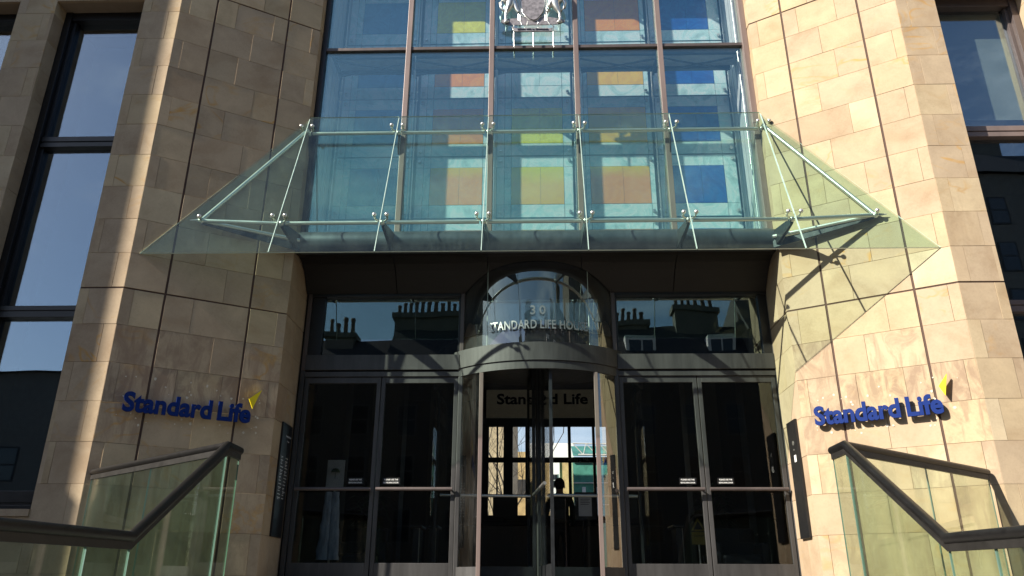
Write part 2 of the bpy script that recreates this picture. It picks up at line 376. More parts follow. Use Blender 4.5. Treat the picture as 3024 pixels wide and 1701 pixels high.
def block_face(mb, A, B, z0, z1, nrm, ga, gb_, gz0, gz1, tone):
    """one ashlar block face between plan points A and B"""
    mb.tone = tone
    d = (B - A); L = d.length; d = d / L
    a = A + d * ga; b = B - d * gb_
    pr = random.uniform(-0.002, 0.002); ti = random.uniform(-0.0015, 0.0015)
    def P(p, z, off): return (p.x + nrm.x * off, p.y + nrm.y * off, z)
    zz0, zz1 = z0 + gz0, z1 - gz1
    o = [P(a, zz0, -0.05), P(b, zz0, -0.05), P(b, zz1, -0.05), P(a, zz1, -0.05)]
    mid = [P(a, zz0, -0.003 + pr), P(b, zz0, -0.003 + pr), P(b, zz1, -0.003 + pr), P(a, zz1, -0.003 + pr)]
    c = 0.0016
    fa, fb = a + d * c, b - d * c
    fr = [P(fa, zz0 + c, pr + ti), P(fb, zz0 + c, pr - ti), P(fb, zz1 - c, pr - ti), P(fa, zz1 - c, pr + ti)]
    mb.idx(o + mid + fr, [(0, 1, 5, 4), (1, 2, 6, 5), (2, 3, 7, 6), (3, 0, 4, 7), (4, 5, 9, 8), (5, 6, 10, 9), (6, 7, 11, 10), (7, 4, 8, 11), (8, 9, 10, 11)], 0)

def ashlar(mb, A, B, nrm, n0, n1, cuts, gapA=0.0012, gapB=0.0012, ztop=None, grime=None, zbot=None, tonebias=0.0, vein=1.0, gaps=(0, 10)):
    A = Vector(A).to_2d().to_3d(); B = Vector(B).to_2d().to_3d(); L = (B - A).length; d = (B - A) / L
    nrm = Vector(nrm)
    for nrow in range(n0, n1):
        z0 = Z0 + nrow * DZ; z1 = z0 + DZ
        if ztop is not None: z1 = min(z1, ztop)
        if zbot is not None: z0 = max(z0, zbot)
        if z1 - z0 < 0.05: continue
        cs = [0.0] + sorted(c for c in cuts(nrow, L) if 0.03 < c < L - 0.03) + [L]
        for i in range(len(cs) - 1):
            g = 0.0013
            ga = gapA if i == 0 else g; gb2 = gapB if i == len(cs) - 2 else g
            gz0 = 0.011 if nrow in gaps else g
            gz1 = 0.011 if (nrow + 1) in gaps else g
            r = min(1, max(0, random.betavariate(2.2, 2.2) + tonebias))
            vn = vein * (random.random() ** 2.0) * (1.0 if random.random() < 0.5 else 0.12)
            gv = 0.0
            if grime: gv = grime(nrow, (cs[i] + cs[i + 1]) / 2)
            block_face(mb, A + d * cs[i], A + d * cs[i + 1], z0, z1, nrm, ga, gb2, gz0, gz1, (r, vn, random.random(), gv))

def alt(frac_a, frac_b):   # one joint alternating near either end
    return lambda n, L: [frac_a if n % 2 == 0 else L - frac_b]
NB, NT = -11, 21
U = dict(win=5.87, ridge=5.30, j1=4.87, j2=3.94, cor=3.50)
Yp = dict(win=9.085, ridge=9.085, j1=9.3394, j2=9.8897, cor=10.15)
def wall_side(s, name, label):
    def P(k): return Vector((XC + s * U[k], Yp[k], 0))
    nsl = Vector((-s * 0.5092, -0.8606, 0)); nfr = Vector((0, -1, 0)); nin = Vector((-s, 0, 0))
    mb = MB(); tb = 0.06 if s > 0 else 0.0
    rnd = random.Random(3 if s < 0 else 5)
    gr = lambda n, x: (0.9 if n == -3 else 0.75 if n in (-4, -2) and rnd.random() < 0.6 else 0.5 if n in (-5, -6, -7, -8) and rnd.random() < 0.5 else 0.0)
    ng = (lambda n, x: 0.15 if rnd.random() < 0.2 else 0.0)
    # outer face, slanting faces, reveal (order of end points keeps the block faces outward)
    ashlar(mb, P('win'), P('ridge'), nfr, NB, NT, lambda n, L: [0.13] if n % 2 else [L - 0.16], grime=ng, tonebias=tb, gaps=(0, 10))
    ashlar(mb, P('ridge'), P('j1'), nsl, NB, NT, lambda n, L: [0.13] if n % 2 else [], gapB=0.014, grime=gr, tonebias=tb)
    def midc(n, L):
        k = (n * 7) % 6
        return [[0.72], [0.42], [0.58], [0.30, 0.86], [0.68], [0.36]][k]
    ashlar(mb, P('j1'), P('j2'), nsl, NB, NT, midc, gapA=0.014, gapB=0.014, grime=gr, tonebias=tb)
    ashlar(mb, P('j2'), P('cor'), nsl, NB, NT, lambda n, L: [L - 0.13] if n % 2 else [], gapA=0.014, grime=gr, tonebias=tb)
    rc = Vector((XC + s * 3.50, 11.0, 0))
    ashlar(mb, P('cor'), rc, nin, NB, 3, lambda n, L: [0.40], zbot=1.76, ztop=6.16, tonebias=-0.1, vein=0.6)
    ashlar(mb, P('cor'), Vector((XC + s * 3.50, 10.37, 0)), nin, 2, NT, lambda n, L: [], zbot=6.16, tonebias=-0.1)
    # mortar / backing just behind the faces
    off = 0.012
    path = [(P('win'), nfr), (P('ridge'), (nfr + nsl).normalized()), (P('cor'), (nsl + nin).normalized()), (rc, nin)]
    q = [p - n * off for p, n in path]; zt = Z0 + NT * DZ; zb = 0.0
    mb.tone = (0.0, 0, 0.3, 0.4)
    for a, b in zip(q[:-1], q[1:]): mb.face([(a.x, a.y, zb), (b.x, b.y, zb), (b.x, b.y, zt), (a.x, a.y, zt)], 1)
    for k in ('j1', 'j2'):   # deep dark gap
        p = P(k); d = Vector((s * 0.8606, -0.5092, 0))
        a = p - nsl * 0.0095 + d * 0.0135; b = p - nsl * 0.0095 - d * 0.0135
        mb.face([(a.x, a.y, zb), (b.x, b.y, zb), (b.x, b.y, zt), (a.x, a.y, zt)], 2)
    for n in (0, 10):
        z = Z0 + n * DZ
        for (a, na), (b, nb) in zip(path[:3], path[1:3]):
            nn = nfr if a is path[0][0] else nsl
            A = a - nn * 0.010; B = b - nn * 0.010
            mb.face([(A.x, A.y, z - 0.011), (B.x, B.y, z - 0.011), (B.x, B.y, z + 0.011), (A.x, A.y, z + 0.011)], 2)
    # pier core closing the back
    o = mb.build('stone_pier', ['stone', 'mortar', 'gapdark'], bld, tone=True); part_label(o, label)
    # outer piers between the windows
    for i, (u0, u1) in enumerate(((7.21, 7.78), (9.12, 9.69), (11.03, 11.6))):
        mb = MB(); A = Vector((XC + s * u1, 9.085, 0)); B = Vector((XC + s * u0, 9.085, 0))
        ashlar(mb, A, B, nfr, NB, NT, lambda n, L: [0.13] if n % 2 else [L - 0.16], grime=ng, tonebias=tb)
        for uu, sg in ((u0, -1), (u1, 1)):   # returns into the window openings
            X = XC + s * uu
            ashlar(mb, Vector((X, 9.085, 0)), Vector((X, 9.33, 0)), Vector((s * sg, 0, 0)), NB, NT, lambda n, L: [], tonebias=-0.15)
        mb.tone = (0, 0, 0.2, 0.3)
        xa, xb = sorted((XC + s * (u0 + 0.012), XC + s * (u1 - 0.012)))
        mb.box((xa, 9.097, 0), (xb, 9.6, zt), 1)
        mb.build('stone_pier', ['stone', 'mortar', 'gapdark'], bld, tone=True)
    # return of the big pier into the window
    mb = MB(); X = XC + s * U['win']
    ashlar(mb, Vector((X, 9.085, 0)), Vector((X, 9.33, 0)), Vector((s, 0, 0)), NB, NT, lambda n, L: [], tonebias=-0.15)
    mb.build('stone_return', ['stone', 'mortar'], bld, tone=True)
    # windows
    for i, (u0, u1) in enumerate(((5.87, 7.21), (7.78, 9.12), (9.69, 11.03))):
        xa, xb = sorted((XC + s * u0, XC + s * u1))
        win = MB()
        yf = 9.33
        W = lambda x0, x1, y0, y1, z0, z1, mi=0: win.box((x0, y0, z0), (x1, y1, z1), mi)
        st = 0.10
        z_top = 9.94
        W(xa, xa + st, yf, 9.6, 2.3, z_top); W(xb - st, xb, yf, 9.6, 2.3, z_top)
        W(xa + st, xb - st, yf + 0.02, 9.6, 9.80, z_top)
        ins = 0.05
        W(xa + st, xa + st + ins, yf + 0.07, 9.6, 2.74, 9.80); W(xb - st - ins, xb - st, yf + 0.07, 9.6, 2.74, 9.80)
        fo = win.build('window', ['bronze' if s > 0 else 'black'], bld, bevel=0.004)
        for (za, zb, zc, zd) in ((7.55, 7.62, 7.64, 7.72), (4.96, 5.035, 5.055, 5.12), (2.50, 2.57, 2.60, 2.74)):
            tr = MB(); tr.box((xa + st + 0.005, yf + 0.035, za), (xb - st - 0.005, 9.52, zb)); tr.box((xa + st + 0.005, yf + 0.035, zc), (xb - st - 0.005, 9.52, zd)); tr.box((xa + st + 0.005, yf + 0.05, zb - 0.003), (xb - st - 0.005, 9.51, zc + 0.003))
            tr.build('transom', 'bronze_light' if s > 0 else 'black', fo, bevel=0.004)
        for z0, z1 in ((2.74, 4.96), (5.12, 7.55), (7.72, 9.80)):
            pn = MB(); pn.box((xa + st + ins, 9.46, z0), (xb - st - ins, 9.468, z1)); pn.build('pane', 'winglass', fo)
        bk = MB(); bk.box((xa - 0.2, 10.2, 2.0), (xb + 0.2, 10.25, 10.2)); bk.box((xa - 0.2, 9.6, 9.95), (xb + 0.2, 10.2, 10.0)); bk.box((xa - 0.2, 9.6, 2.2), (xb + 0.2, 10.2, 2.25))
        bk.box((xa - 0.03, 9.605, 2.25), (xa, 10.2, 9.95)); bk.box((xb, 9.605, 2.25), (xb + 0.03, 10.2, 9.95))
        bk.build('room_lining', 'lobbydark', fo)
        if s > 0:
            bl = MB(); bl.face([(xa + st, 9.53, 7.92), (xb - st, 9.53, 7.92), (xb - st, 9.53, 9.8), (xa + st, 9.53, 9.8)]); bl.build('blind', 'blind', fo)
        # stone head and sill over / under the opening
        hd = MB(); A = Vector((xa, 9.085, 0)); B = Vector((xb, 9.085, 0))
        rows = range(10, NT)
        if s < 0: pass
        ashlar(hd, A, B, nfr, 9, NT, lambda n, L: [0.55], zbot=9.94, tonebias=tb)
        hd.tone = (0, 0, 0.2, 0.3); hd.box((xa, 9.097, 9.945), (xb, 9.9, Z0 + NT * DZ), 1); hd.build('lintel', ['stone', 'mortar'], bld, tone=True)
        hd = MB(); ashlar(hd, A, B, nfr, NB, -5, lambda n, L: [0.75], ztop=2.42, tonebias=tb); hd.box((xa, 9.097, 0), (xb, 9.9, 2.415), 1)
        hd.tone = (0.3, 0.1, 0.2, 0.3); hd.box((xa, 9.06, 2.42), (xb, 9.46, 2.50), 0)
        hd.build('sill', ['stone', 'mortar'], bld, tone=True)
    # broad flank further out, out of the picture
    fl = MB(); xa, xb = sorted((XC + s * 11.6, XC + s * (14.5 if s < 0 else 30)))
    ashlar(fl, Vector((xa, 9.085, 0)), Vector((xb, 9.085, 0)), nfr, NB, NT, lambda n, L: [i * 0.9 + (0.45 if n % 2 else 0) for i in range(1, int(L / 0.9) + 1)])
    fl.tone = (0, 0, 0, 0); fl.box((xa, 9.097, 0), (xb, 20, Z0 + NT * DZ), 1)
    fl.build('flank_wall', ['stone', 'mortar'], bld, tone=True)

zt = Z0 + NT * DZ
wall_side(-1, 'left', 'shaded sandstone pier with a narrow sunlit strip')
wall_side(1, 'right', 'sunlit golden sandstone pier')

# roof and body that keep light out
body = MB()
body.box((XC - 11.6, 9.09, zt), (XC + 30, 20.3, zt + 0.5))
for s in (-1, 1):
    xa, xb = sorted((XC + s * 3.62, XC + s * 3.75))
    body.box((xa, 10.40, 6.2), (xb, 12.2, zt))
    xa, xb = sorted((XC + s * 3.56, XC + s * 3.7))
    body.box((xa, 11.1, 1.5), (xb, 11.16, 6.2))
body.box((-11.5, 20.2, 6.0), (11.6, 20.3, zt)); body.box((-11.6, 9.9, 0), (-11.5, 20.3, zt)); body.box((11.6, 9.9, 0), (11.7, 20.3, zt))
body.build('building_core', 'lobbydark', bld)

# ---------------- curtain wall: mullions, transoms, panes
YCW = 10.37
mx = [XC + 0.015 + u for u in (-2.06, -0.69, 0.69, 2.06)]
XL, XR = XC - 3.50, XC + 3.50
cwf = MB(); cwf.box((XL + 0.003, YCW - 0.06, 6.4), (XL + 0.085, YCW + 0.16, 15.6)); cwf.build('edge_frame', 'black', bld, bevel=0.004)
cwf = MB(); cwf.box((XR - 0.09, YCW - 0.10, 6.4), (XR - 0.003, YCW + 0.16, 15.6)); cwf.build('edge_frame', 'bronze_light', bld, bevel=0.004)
for x in mx:
    b = MB(); b.box((x - 0.04, YCW - 0.075, 6.45), (x + 0.04, YCW - 0.01, 15.6)); 
    o = b.build('mullion', 'bronze_light', bld, bevel=0.004)
    b = MB(); b.box((x - 0.028, YCW + 0.012, 6.45), (x + 0.028, YCW + 0.19, 15.6)); b.build('mullion_fin', 'steel_dark', o)
xs = [XL + 0.085] + mx + [XR - 0.09]
for i in range(5):
    a = xs[i] + (0 if i == 0 else 0.04); b_ = xs[i + 1] - (0 if i == 4 else 0.04)
    for z in (9.96, 13.4):
        t = MB(); t.box((a, YCW - 0.05, z - 0.028), (b_, YCW + 0.10, z + 0.028)); t.build('transom', 'bronze', bld, bevel=0.003)
    for z0, z1 in ((6.45, 9.932), (9.988, 13.372), (13.428, 15.6)):
        p = MB(); p.box((a, YCW - 0.009, z0), (b_, YCW + 0.006, z1)); p.build('curtain_pane', 'curtain', bld)
hd = MB(); hd.box((XL, YCW - 0.1, 15.6), (XR, YCW + 0.3, zt)); hd.build('curtain_head', 'bronze', bld)

# side walls, floor and back wall of the glazed cavity
for s in (-1, 1):
    sp = MB()
    x0 = XC + s * 3.46
    for k, (y0, y1) in enumerate(((10.56, 10.70), (10.735, 10.93), (10.965, 11.13), (11.165, 11.36))):
        xa, xb = sorted((x0, x0 + s * 0.05)); sp.box((xa, y0, 6.5), (xb, y1, 15.5))
    sp.build('cavity_side_panel', 'white', bld)
    g = MB(); xa, xb = sorted((x0 + s * 0.055, x0 + s * 0.10)); g.box((xa, 10.53, 6.5), (xb, 11.9, 15.5)); g.build('cavity_side_backing', 'steel_dark', bld)
fl = MB(); fl.box((XL - 0.03, 10.46, 6.32), (XR + 0.03, 11.9, 6.42)); fl.build('cavity_floor', 'white', bld)
bw = MB(); bw.box((XL - 0.05, 11.75, 6.42), (XR + 0.05, 11.85, 15.55)); bw.build('cavity_back_wall', 'white', bld)

# ---------------- tube beam, soffit, bulkhead and shop front
tb = MB(); TR = 0.165; TY, TZ = 10.19, 6.375
tb.tube([(XL + 0.01, TY, TZ), (XL + 0.03, TY, TZ), (XL + 0.10, TY, TZ), (XR - 0.10, TY, TZ), (XR - 0.03, TY, TZ), (XR - 0.01, TY, TZ)], TR, 40, radii=[TR * 0.80, TR * 0.93, TR, TR, TR * 0.93, TR * 0.8])
tb.build('tube_beam', 'tubem', bld)
XD = 0.085; YDR = 12.2; RD = 1.68
prof = [(10.19, 6.215), (10.40, 6.235), (10.55, 6.20), (10.66, 6.13), (10.76, 6.04), (10.85, 5.94), (10.93, 5.86)]
def zprof(y):
    for (a, za), (b, zb) in zip(prof[:-1], prof[1:]):
        if y <= b: return za + (zb - za) * (y - a) / (b - a)
    return prof[-1][1]
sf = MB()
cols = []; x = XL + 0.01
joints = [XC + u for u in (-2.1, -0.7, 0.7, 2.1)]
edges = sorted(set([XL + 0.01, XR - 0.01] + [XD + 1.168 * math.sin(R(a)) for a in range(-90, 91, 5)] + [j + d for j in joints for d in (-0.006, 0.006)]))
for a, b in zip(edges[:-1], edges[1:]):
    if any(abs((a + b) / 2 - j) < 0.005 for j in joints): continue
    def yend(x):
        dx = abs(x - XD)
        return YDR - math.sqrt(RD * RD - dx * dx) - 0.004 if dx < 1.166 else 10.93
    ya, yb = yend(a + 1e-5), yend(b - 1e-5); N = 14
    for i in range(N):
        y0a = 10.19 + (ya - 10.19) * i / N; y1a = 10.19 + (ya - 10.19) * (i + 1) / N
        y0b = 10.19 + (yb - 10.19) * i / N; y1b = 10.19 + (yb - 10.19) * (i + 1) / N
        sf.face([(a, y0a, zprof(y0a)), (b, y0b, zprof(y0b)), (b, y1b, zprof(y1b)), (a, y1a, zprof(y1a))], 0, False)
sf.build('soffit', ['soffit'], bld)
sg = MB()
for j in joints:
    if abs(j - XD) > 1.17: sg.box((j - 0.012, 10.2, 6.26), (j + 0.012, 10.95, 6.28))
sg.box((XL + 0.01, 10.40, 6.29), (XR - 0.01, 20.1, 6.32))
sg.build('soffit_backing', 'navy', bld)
# front wall above/beside the doors
YF = 11.0
def bar(name, lo, hi, mat, parent=bld, bev=0.004):
    b = MB(); b.box(lo, hi); return b.build(name, mat, parent, bevel=bev)
DL0, DL1 = XD - 3.45, XD - 1.165
DR0, DR1 = XD + 1.165, XD + 3.45
for (a, b_) in ((DL0, DL1), (DR0, DR1)):
    left = a < 0
    bar('bulkhead', (a, YF - 0.06, 5.82), (b_, YF + 0.1, 6.25), 'black')
    f0 = a if not left else a
    ga, gb2 = (a + 0.20, b_ - 0.03) if left else (a + 0.03, b_ - 0.13)
    bar('transom_frame', (a, YF - 0.03, 4.895), (ga, YF + 0.08, 5.82), 'black'); bar('transom_frame', (gb2, YF - 0.03, 4.895), (b_, YF + 0.08, 5.82), 'black')
    p = MB(); p.box((ga, YF + 0.02, 4.895), (gb2, YF + 0.03, 5.82)); p.build('transom_pane', 'transglass', bld)
    bar('fascia', (a, YF - 0.07, 4.66), (b_, YF + 0.1, 4.89), 'zinc')
    bar('door_head', (a, YF - 0.045, 4.565), (b_, YF + 0.06, 4.64), 'zinc')
for x0, x1 in ((DL0 - 0.06, DL0), (DL1 - 0.001, DL1 + 0.055), (DR0 - 0.055, DR0 + 0.001), (DR1, DR1 + 0.06)):
    bar('door_post', (x0, YF - 0.055, 1.76), (x1, YF + 0.08, 4.655), 'zinc')
    bar('upper_post', (x0, YF - 0.05, 4.66), (x1, YF + 0.09, 5.9), 'bronze')
def door(x0, x1):
    st = 0.058
    d = MB(); y0, y1 = YF - 0.02, YF + 0.035
    d.box((x0, y0, 1.78), (x0 + st, y1, 4.56)); d.box((x1 - st, y0, 1.78), (x1, y1, 4.56))
    d.box((x0 + st, y0, 4.47), (x1 - st, y1, 4.56)); d.box((x0 + st, y0, 1.78), (x1 - st, y1, 1.98))
    o = d.build('door', 'zinc', bld, bevel=0.004)
    g = MB(); g.box((x0 + st, YF + 0.004, 1.98), (x1 - st, YF + 0.016, 4.47)); g.build('door_pane', 'doorglass', o)
    h = MB(); h.tube([(x0 + 0.03, YF - 0.10, 2.945), (x1 - 0.03, YF - 0.10, 2.945)], 0.026, 14)
    for x in (x0 + 0.06, x1 - 0.06): h.tube([(x, YF - 0.10, 2.945), (x, YF - 0.02, 2.945)], 0.013, 8)
    h.build('door_handle', 'bronze', o)
door(DL0 + 0.01, (DL0 + DL1) / 2 - 0.006); door((DL0 + DL1) / 2 + 0.006, DL1 - 0.012)
door(DR0 + 0.012, (DR0 + DR1) / 2 - 0.006); door((DR0 + DR1) / 2 + 0.006, DR1 - 0.01)
for (a, b_) in ((DL0, DL1), (DR0, DR1)): bar('threshold', (a, YF - 0.06, 1.60), (b_, YF + 0.10, 1.775), 'zinc')
b = MB(); b.lathe((XD, YDR, 0), [(1.60, 1.60), (1.72, 1.60), (1.72, 1.76), (1.0, 1.765)], 32, a0=R(-44), a1=R(44), smooth=False); b.build('threshold', 'zinc', bld)
# lobby shell
def wall_box(name, lo, hi, mat='lobbywall'): b = MB(); b.box(lo, hi); b.build(name, mat, bld)
wall_box('lobby_wall', (-5.6, 11.15, 1.7), (-5.5, 19.99, 6.29)); wall_box('lobby_wall', (5.6, 11.15, 1.7), (5.7, 19.99, 6.29))
wall_box('lobby_wall', (-5.6, 11.08, 1.7), (DL0 - 0.065, 11.14, 6.29)); wall_box('lobby_wall', (DR1 + 0.065, 11.08, 1.7), (5.7, 11.14, 6.29))
for x in (-4.9, -3.6, -2.3, 1.95, 3.4, 4.7): wall_box('lobby_pillar', (x, 17.0, 1.755), (x + 0.7, 17.6, 6.29))
for y in (12.6, 14.3, 16.0): wall_box('lobby_pillar', (-5.49, y, 1.755), (-5.0, y + 0.6, 6.29)); wall_box('lobby_pillar', (5.1, y, 1.755), (5.59, y + 0.6, 6.29))
lbk = MB()
lbk.box((-5.5, 20.0, 1.75), (-1.22, 20.1, 6.29)); lbk.box((1.9, 20.0, 1.75), (5.6, 20.1, 6.29)); lbk.box((-1.22, 20.0, 5.62), (1.9, 20.1, 6.29))
lbk.box((-1.22, 20.0, 1.75), (1.9, 20.1, 3.30)); lbk.box((-1.6, 15.6, 5.72), (1.9, 15.9, 6.29))
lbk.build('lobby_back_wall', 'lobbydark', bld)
rw = MB()
for x0, x1 in ((-1.22, -1.14), (-0.94, -0.90), (-0.76, -0.52), (-0.20, -0.10), (0.90, 0.98), (1.53, 1.60)): rw.box((x0, 19.95, 3.3), (x1, 20.02, 5.62))
rw.box((-1.22, 19.94, 4.68), (1.9, 19.98, 4.81)); rw.box((-1.22, 19.94, 3.26), (1.9, 19.98, 3.38))
rwo = rw.build('rear_window', 'black', bld)
g = MB(); g.box((-1.22, 20.04, 3.3), (1.9, 20.05, 5.62)); g.build('rear_pane', 'lobbyglass', rwo)
tx = MB(); put_text(tx, 'Monday to Friday', (0.89, 19.93, 4.705), (1, 0, 0), (0, 0, 1), 0.11, 0.58, depth=0.004); tx.build('opening_text', 'whitepaint', rwo)
# small spot fittings along the bulkhead
for x in (-2.75, -1.75, 1.95, 3.0):
    b = MB(); b.tube([(x, YF - 0.062, 5.93), (x, YF - 0.075, 5.93)], 0.012, 10); b.build('spot_fitting', 'steel', bld)

# unseen wing, shaped to throw the shade on the shaded pier (out of the picture on that side)
wing = empty('unseen_shading_wing', (-20, 7, 0)); tag(wing, 'unseen tall plain wing shaped to shade the pier, standing forward of the facade beyond the shaded windows', 'building')
w = MB(); w.box((-26, 3.66, 0), (-14.335, 9.0, 26)); w.build('wall', 'soot', wing)
w = MB(); w.box((-14.335, 3.80, 0), (-13.98, 9.0, 9.7)); w.build('lower_shade_bay', 'soot', wing)  # unseen lower block, shaped to close the sunlit strip near its foot

# ================================================================== GLASS CANOPY
cn = empty('glass_canopy', (XC, 9.6, 5.76)); tag(cn, 'steep green tinted glass canopy on steel rods above the entrance', 'canopy')
T = Vector((0, 10.17, 8.54)); Bm = Vector((0, 9.13, 5.76)); SL = (T - Bm).normalized(); NF = Vector((0, -SL.z, SL.y))   # outward normal
if NF.y > 0: NF = -NF
def cp(u, t, off=0.0): p = Bm + (T - Bm) * t + NF * off; return Vector((XC + u, p.y, p.z))
def zt_of(z): return (z - Bm.z) / (T.z - Bm.z)
us = [-3.5, -2.1, -0.7, 0.7, 2.1, 3.5]
g = 0.006
def gpanel(poly):
    b = MB(); b.slab([p + NF * 0.0 for p in poly], -NF * 0.017, 0, 1); o = b.build('glass_panel', ['canopy', 'gedge'], cn); return o
for a, b_ in zip(us[:-1], us[1:]): gpanel([cp(a + g, 0), cp(b_ - g, 0), cp(b_ - g, 1), cp(a + g, 1)])
for s in (-1, 1):
    poly = [cp(s * (3.5 + g), 0), cp(s * 5.205, 0), cp(s * (3.5 + g), 0.985)]
    if s < 0: poly = poly[::-1]
    gpanel(poly)
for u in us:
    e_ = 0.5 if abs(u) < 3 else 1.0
    b = MB(); b.slab([cp(u - 0.0045, 0.002, 0.0025), cp(u + 0.0045, 0.002, 0.0025), cp(u + 0.0045, 0.985, 0.0025), cp(u - 0.0045, 0.985, 0.0025)], -NF * 0.018); b.build('joint_edge_strip', 'edgestrip', cn)  # pale strip over each joint paints in the bright line of the glass edge
zr0, zr1 = 6.40, 8.30
def rodp(u, z, off=-0.125): return cp(u, zt_of(z), off)
RODR = 0.029
for zz in (zr0, zr1):
    for a, b_ in zip(us[:-1], us[1:]):
        b = MB(); b.tube([rodp(a + 0.06, zz), rodp(b_ - 0.06, zz)], RODR, 14); b.build('rod', 'steel', cn)
for s in (-1, 1):
    tip = rodp(s * 4.60, zr0, -0.062)
    b = MB(); b.tube([rodp(s * 3.56, zr0), tip], RODR, 14); b.build('rod', 'steel', cn)
    b = MB(); b.tube([rodp(s * 3.50, zr1, -0.055), tip], RODR, 14); b.build('rod', 'steel', cn)
    hub = MB(); hub.sphere(tip, 0.048, 12); hub.tube([tip, cp(s * 4.60, zt_of(zr0), 0.02)], 0.02, 10); hub.sphere(cp(s * 4.60, zt_of(zr0), 0.02), 0.032, 12, sc3=(1, 1, 1)); hub.tube([tip, tip + Vector((s * 0.13, -0.06, -0.02))], 0.02, 10, radii=[0.03, 0.004]); hub.build('node', 'steel', cn)
    # raking strut from the tip back to the end of the tube beam: steel rod with a fin under it
    e = Vector((XC + s * 3.40, 10.06, 6.30))
    b = MB(); b.tube([tip, e + Vector((0, -0.03, 0.05))], RODR, 14); b.build('rod', 'steel', cn)
    d = (e - tip).normalized(); sd_ = d.cross(Vector((0, 0, 1))).normalized() * 0.008
    b = MB(); b.hexa([tip - sd_ + Vector((0, 0, -0.05)), e - sd_ + Vector((0, 0, -0.11)), e + sd_ + Vector((0, 0, -0.11)), tip + sd_ + Vector((0, 0, -0.05))],
                     [tip - sd_ - Vector((0, 0, 0.028)), e - sd_ + Vector((0, 0, 0.02)), e + sd_ + Vector((0, 0, 0.02)), tip + sd_ - Vector((0, 0, 0.028))]); b.build('fin', 'steel_dark', cn)
for u in us:
    for zz in (zr0, zr1):
        nd = MB(); c0 = rodp(u, zz)
        nd.sphere(c0, 0.042, 12)
        for du in (-0.085, 0.085):
            q = cp(u + du, zt_of(zz) , 0.012); nd.tube([c0, cp(u + du, zt_of(zz), -0.06), q], 0.012, 8); nd.sphere(q + NF * 0.012, 0.031, 12)
        nd.build('node', 'steel', cn)
    # tapered twin-plate arm from the tube beam out to the lower node
    c0 = rodp(u, zr0); s_ = 1 if u > 0 else -1
    e = Vector((XC + u * 0.985, TY - 0.03, TZ - 0.03)); arm = MB()
    for dx in (-0.03, 0.03):
        arm.slab([Vector((c0.x + dx * 0.4, c0.y - 0.02, c0.z + 0.02)), Vector((c0.x + dx * 0.4, c0.y + 0.03, c0.z - 0.05)), Vector((e.x + dx, e.y, e.z - 0.135)), Vector((e.x + dx, e.y, e.z + 0.13))], (0.010, 0, 0))
    arm.build('arm', 'steel_dark', cn)
    # upper bracket on the mullion
    c1 = rodp(u, zr1); b = MB(); xx = c1.x
    b.slab([Vector((xx - 0.008, c1.y + 0.01, c1.z + 0.03)), Vector((xx - 0.008, c1.y + 0.02, c1.z - 0.16)), Vector((xx - 0.008, YCW - 0.08, c1.z - 0.34)), Vector((xx - 0.008, YCW - 0.08, c1.z + 0.04))], (0.02, 0, 0)); b.build('bracket', 'steel_dark', cn)

# ================================================================== STAINED GLASS SCREEN behind the curtain wall
YA = 11.40
art = empty('stained_glass_screen', (XC, YA, 6.2)); tag(art, 'glazed art screen of cyan glass panels with coloured squares behind the curtain wall', 'glass screen')
centers = [XC + 0.02 + 1.375 * k for k in (-2, -1, 0, 1, 2)]
ZA = 7.36 - 1.18
sqcol = {0: ['midblue'], 1: ['orange'], 2: ['ochre'], 3: ['orange'], 4: ['blue']}
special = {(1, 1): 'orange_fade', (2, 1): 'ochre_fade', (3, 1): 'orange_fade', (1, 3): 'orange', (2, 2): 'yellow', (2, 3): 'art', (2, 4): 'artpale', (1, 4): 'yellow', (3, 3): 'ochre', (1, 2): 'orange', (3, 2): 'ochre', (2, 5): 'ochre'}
for bi, cx in enumerate(centers):
    for r in range(0, 8):
        z0 = ZA + 1.18 * r; hw = 0.645
        xa, xb = cx - hw, cx + hw
        sx0, sx1 = (cx - 0.40, cx + 0.49) if bi != 3 else (cx - 0.44, cx + 0.56)
        if bi == 4: sx0, sx1 = cx - 0.45, cx + 0.43
        sz0, sz1 = z0 + 0.25, z0 + 0.96
        gz = 0.004
        pnl = MB()
        xsq = [xa, xa + 0.13, sx0, sx1, xb]; zsq = [z0 + 0.012, sz0, sz1, z0 + 1.168]
        for i in range(4):
            for j in range(3):
                if i == 2 and j == 1: continue
                if i == 2 and j == 0:
                    zm = (zsq[0] + zsq[1]) / 2
                pnl.box((xsq[i] + gz, YA - 0.012, zsq[j] + gz), (xsq[i + 1] - gz, YA, zsq[j + 1] - gz), 1 if i == 0 else 0)
        pnl.box((xa, YA, z0 + 0.012), (xb, YA + 0.012, z0 + 1.168), 2)
        o = pnl.build('glass_panel', ['art', 'artpale', 'lead'], art)
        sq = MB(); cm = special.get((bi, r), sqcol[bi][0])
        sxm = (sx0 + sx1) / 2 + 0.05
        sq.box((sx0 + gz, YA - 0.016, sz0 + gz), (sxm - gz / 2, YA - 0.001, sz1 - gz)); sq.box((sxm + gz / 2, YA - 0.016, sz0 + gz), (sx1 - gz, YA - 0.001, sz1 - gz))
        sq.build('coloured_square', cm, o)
        bo = MB()
        for xx in (xa + 0.06, xb - 0.06):
            for zz in (z0 + 0.10, z0 + 1.08): bo.tube([(xx, YA - 0.012, zz), (xx, YA - 0.05, zz)], 0.028, 12)
        bo.build('bolt', 'steel', o)
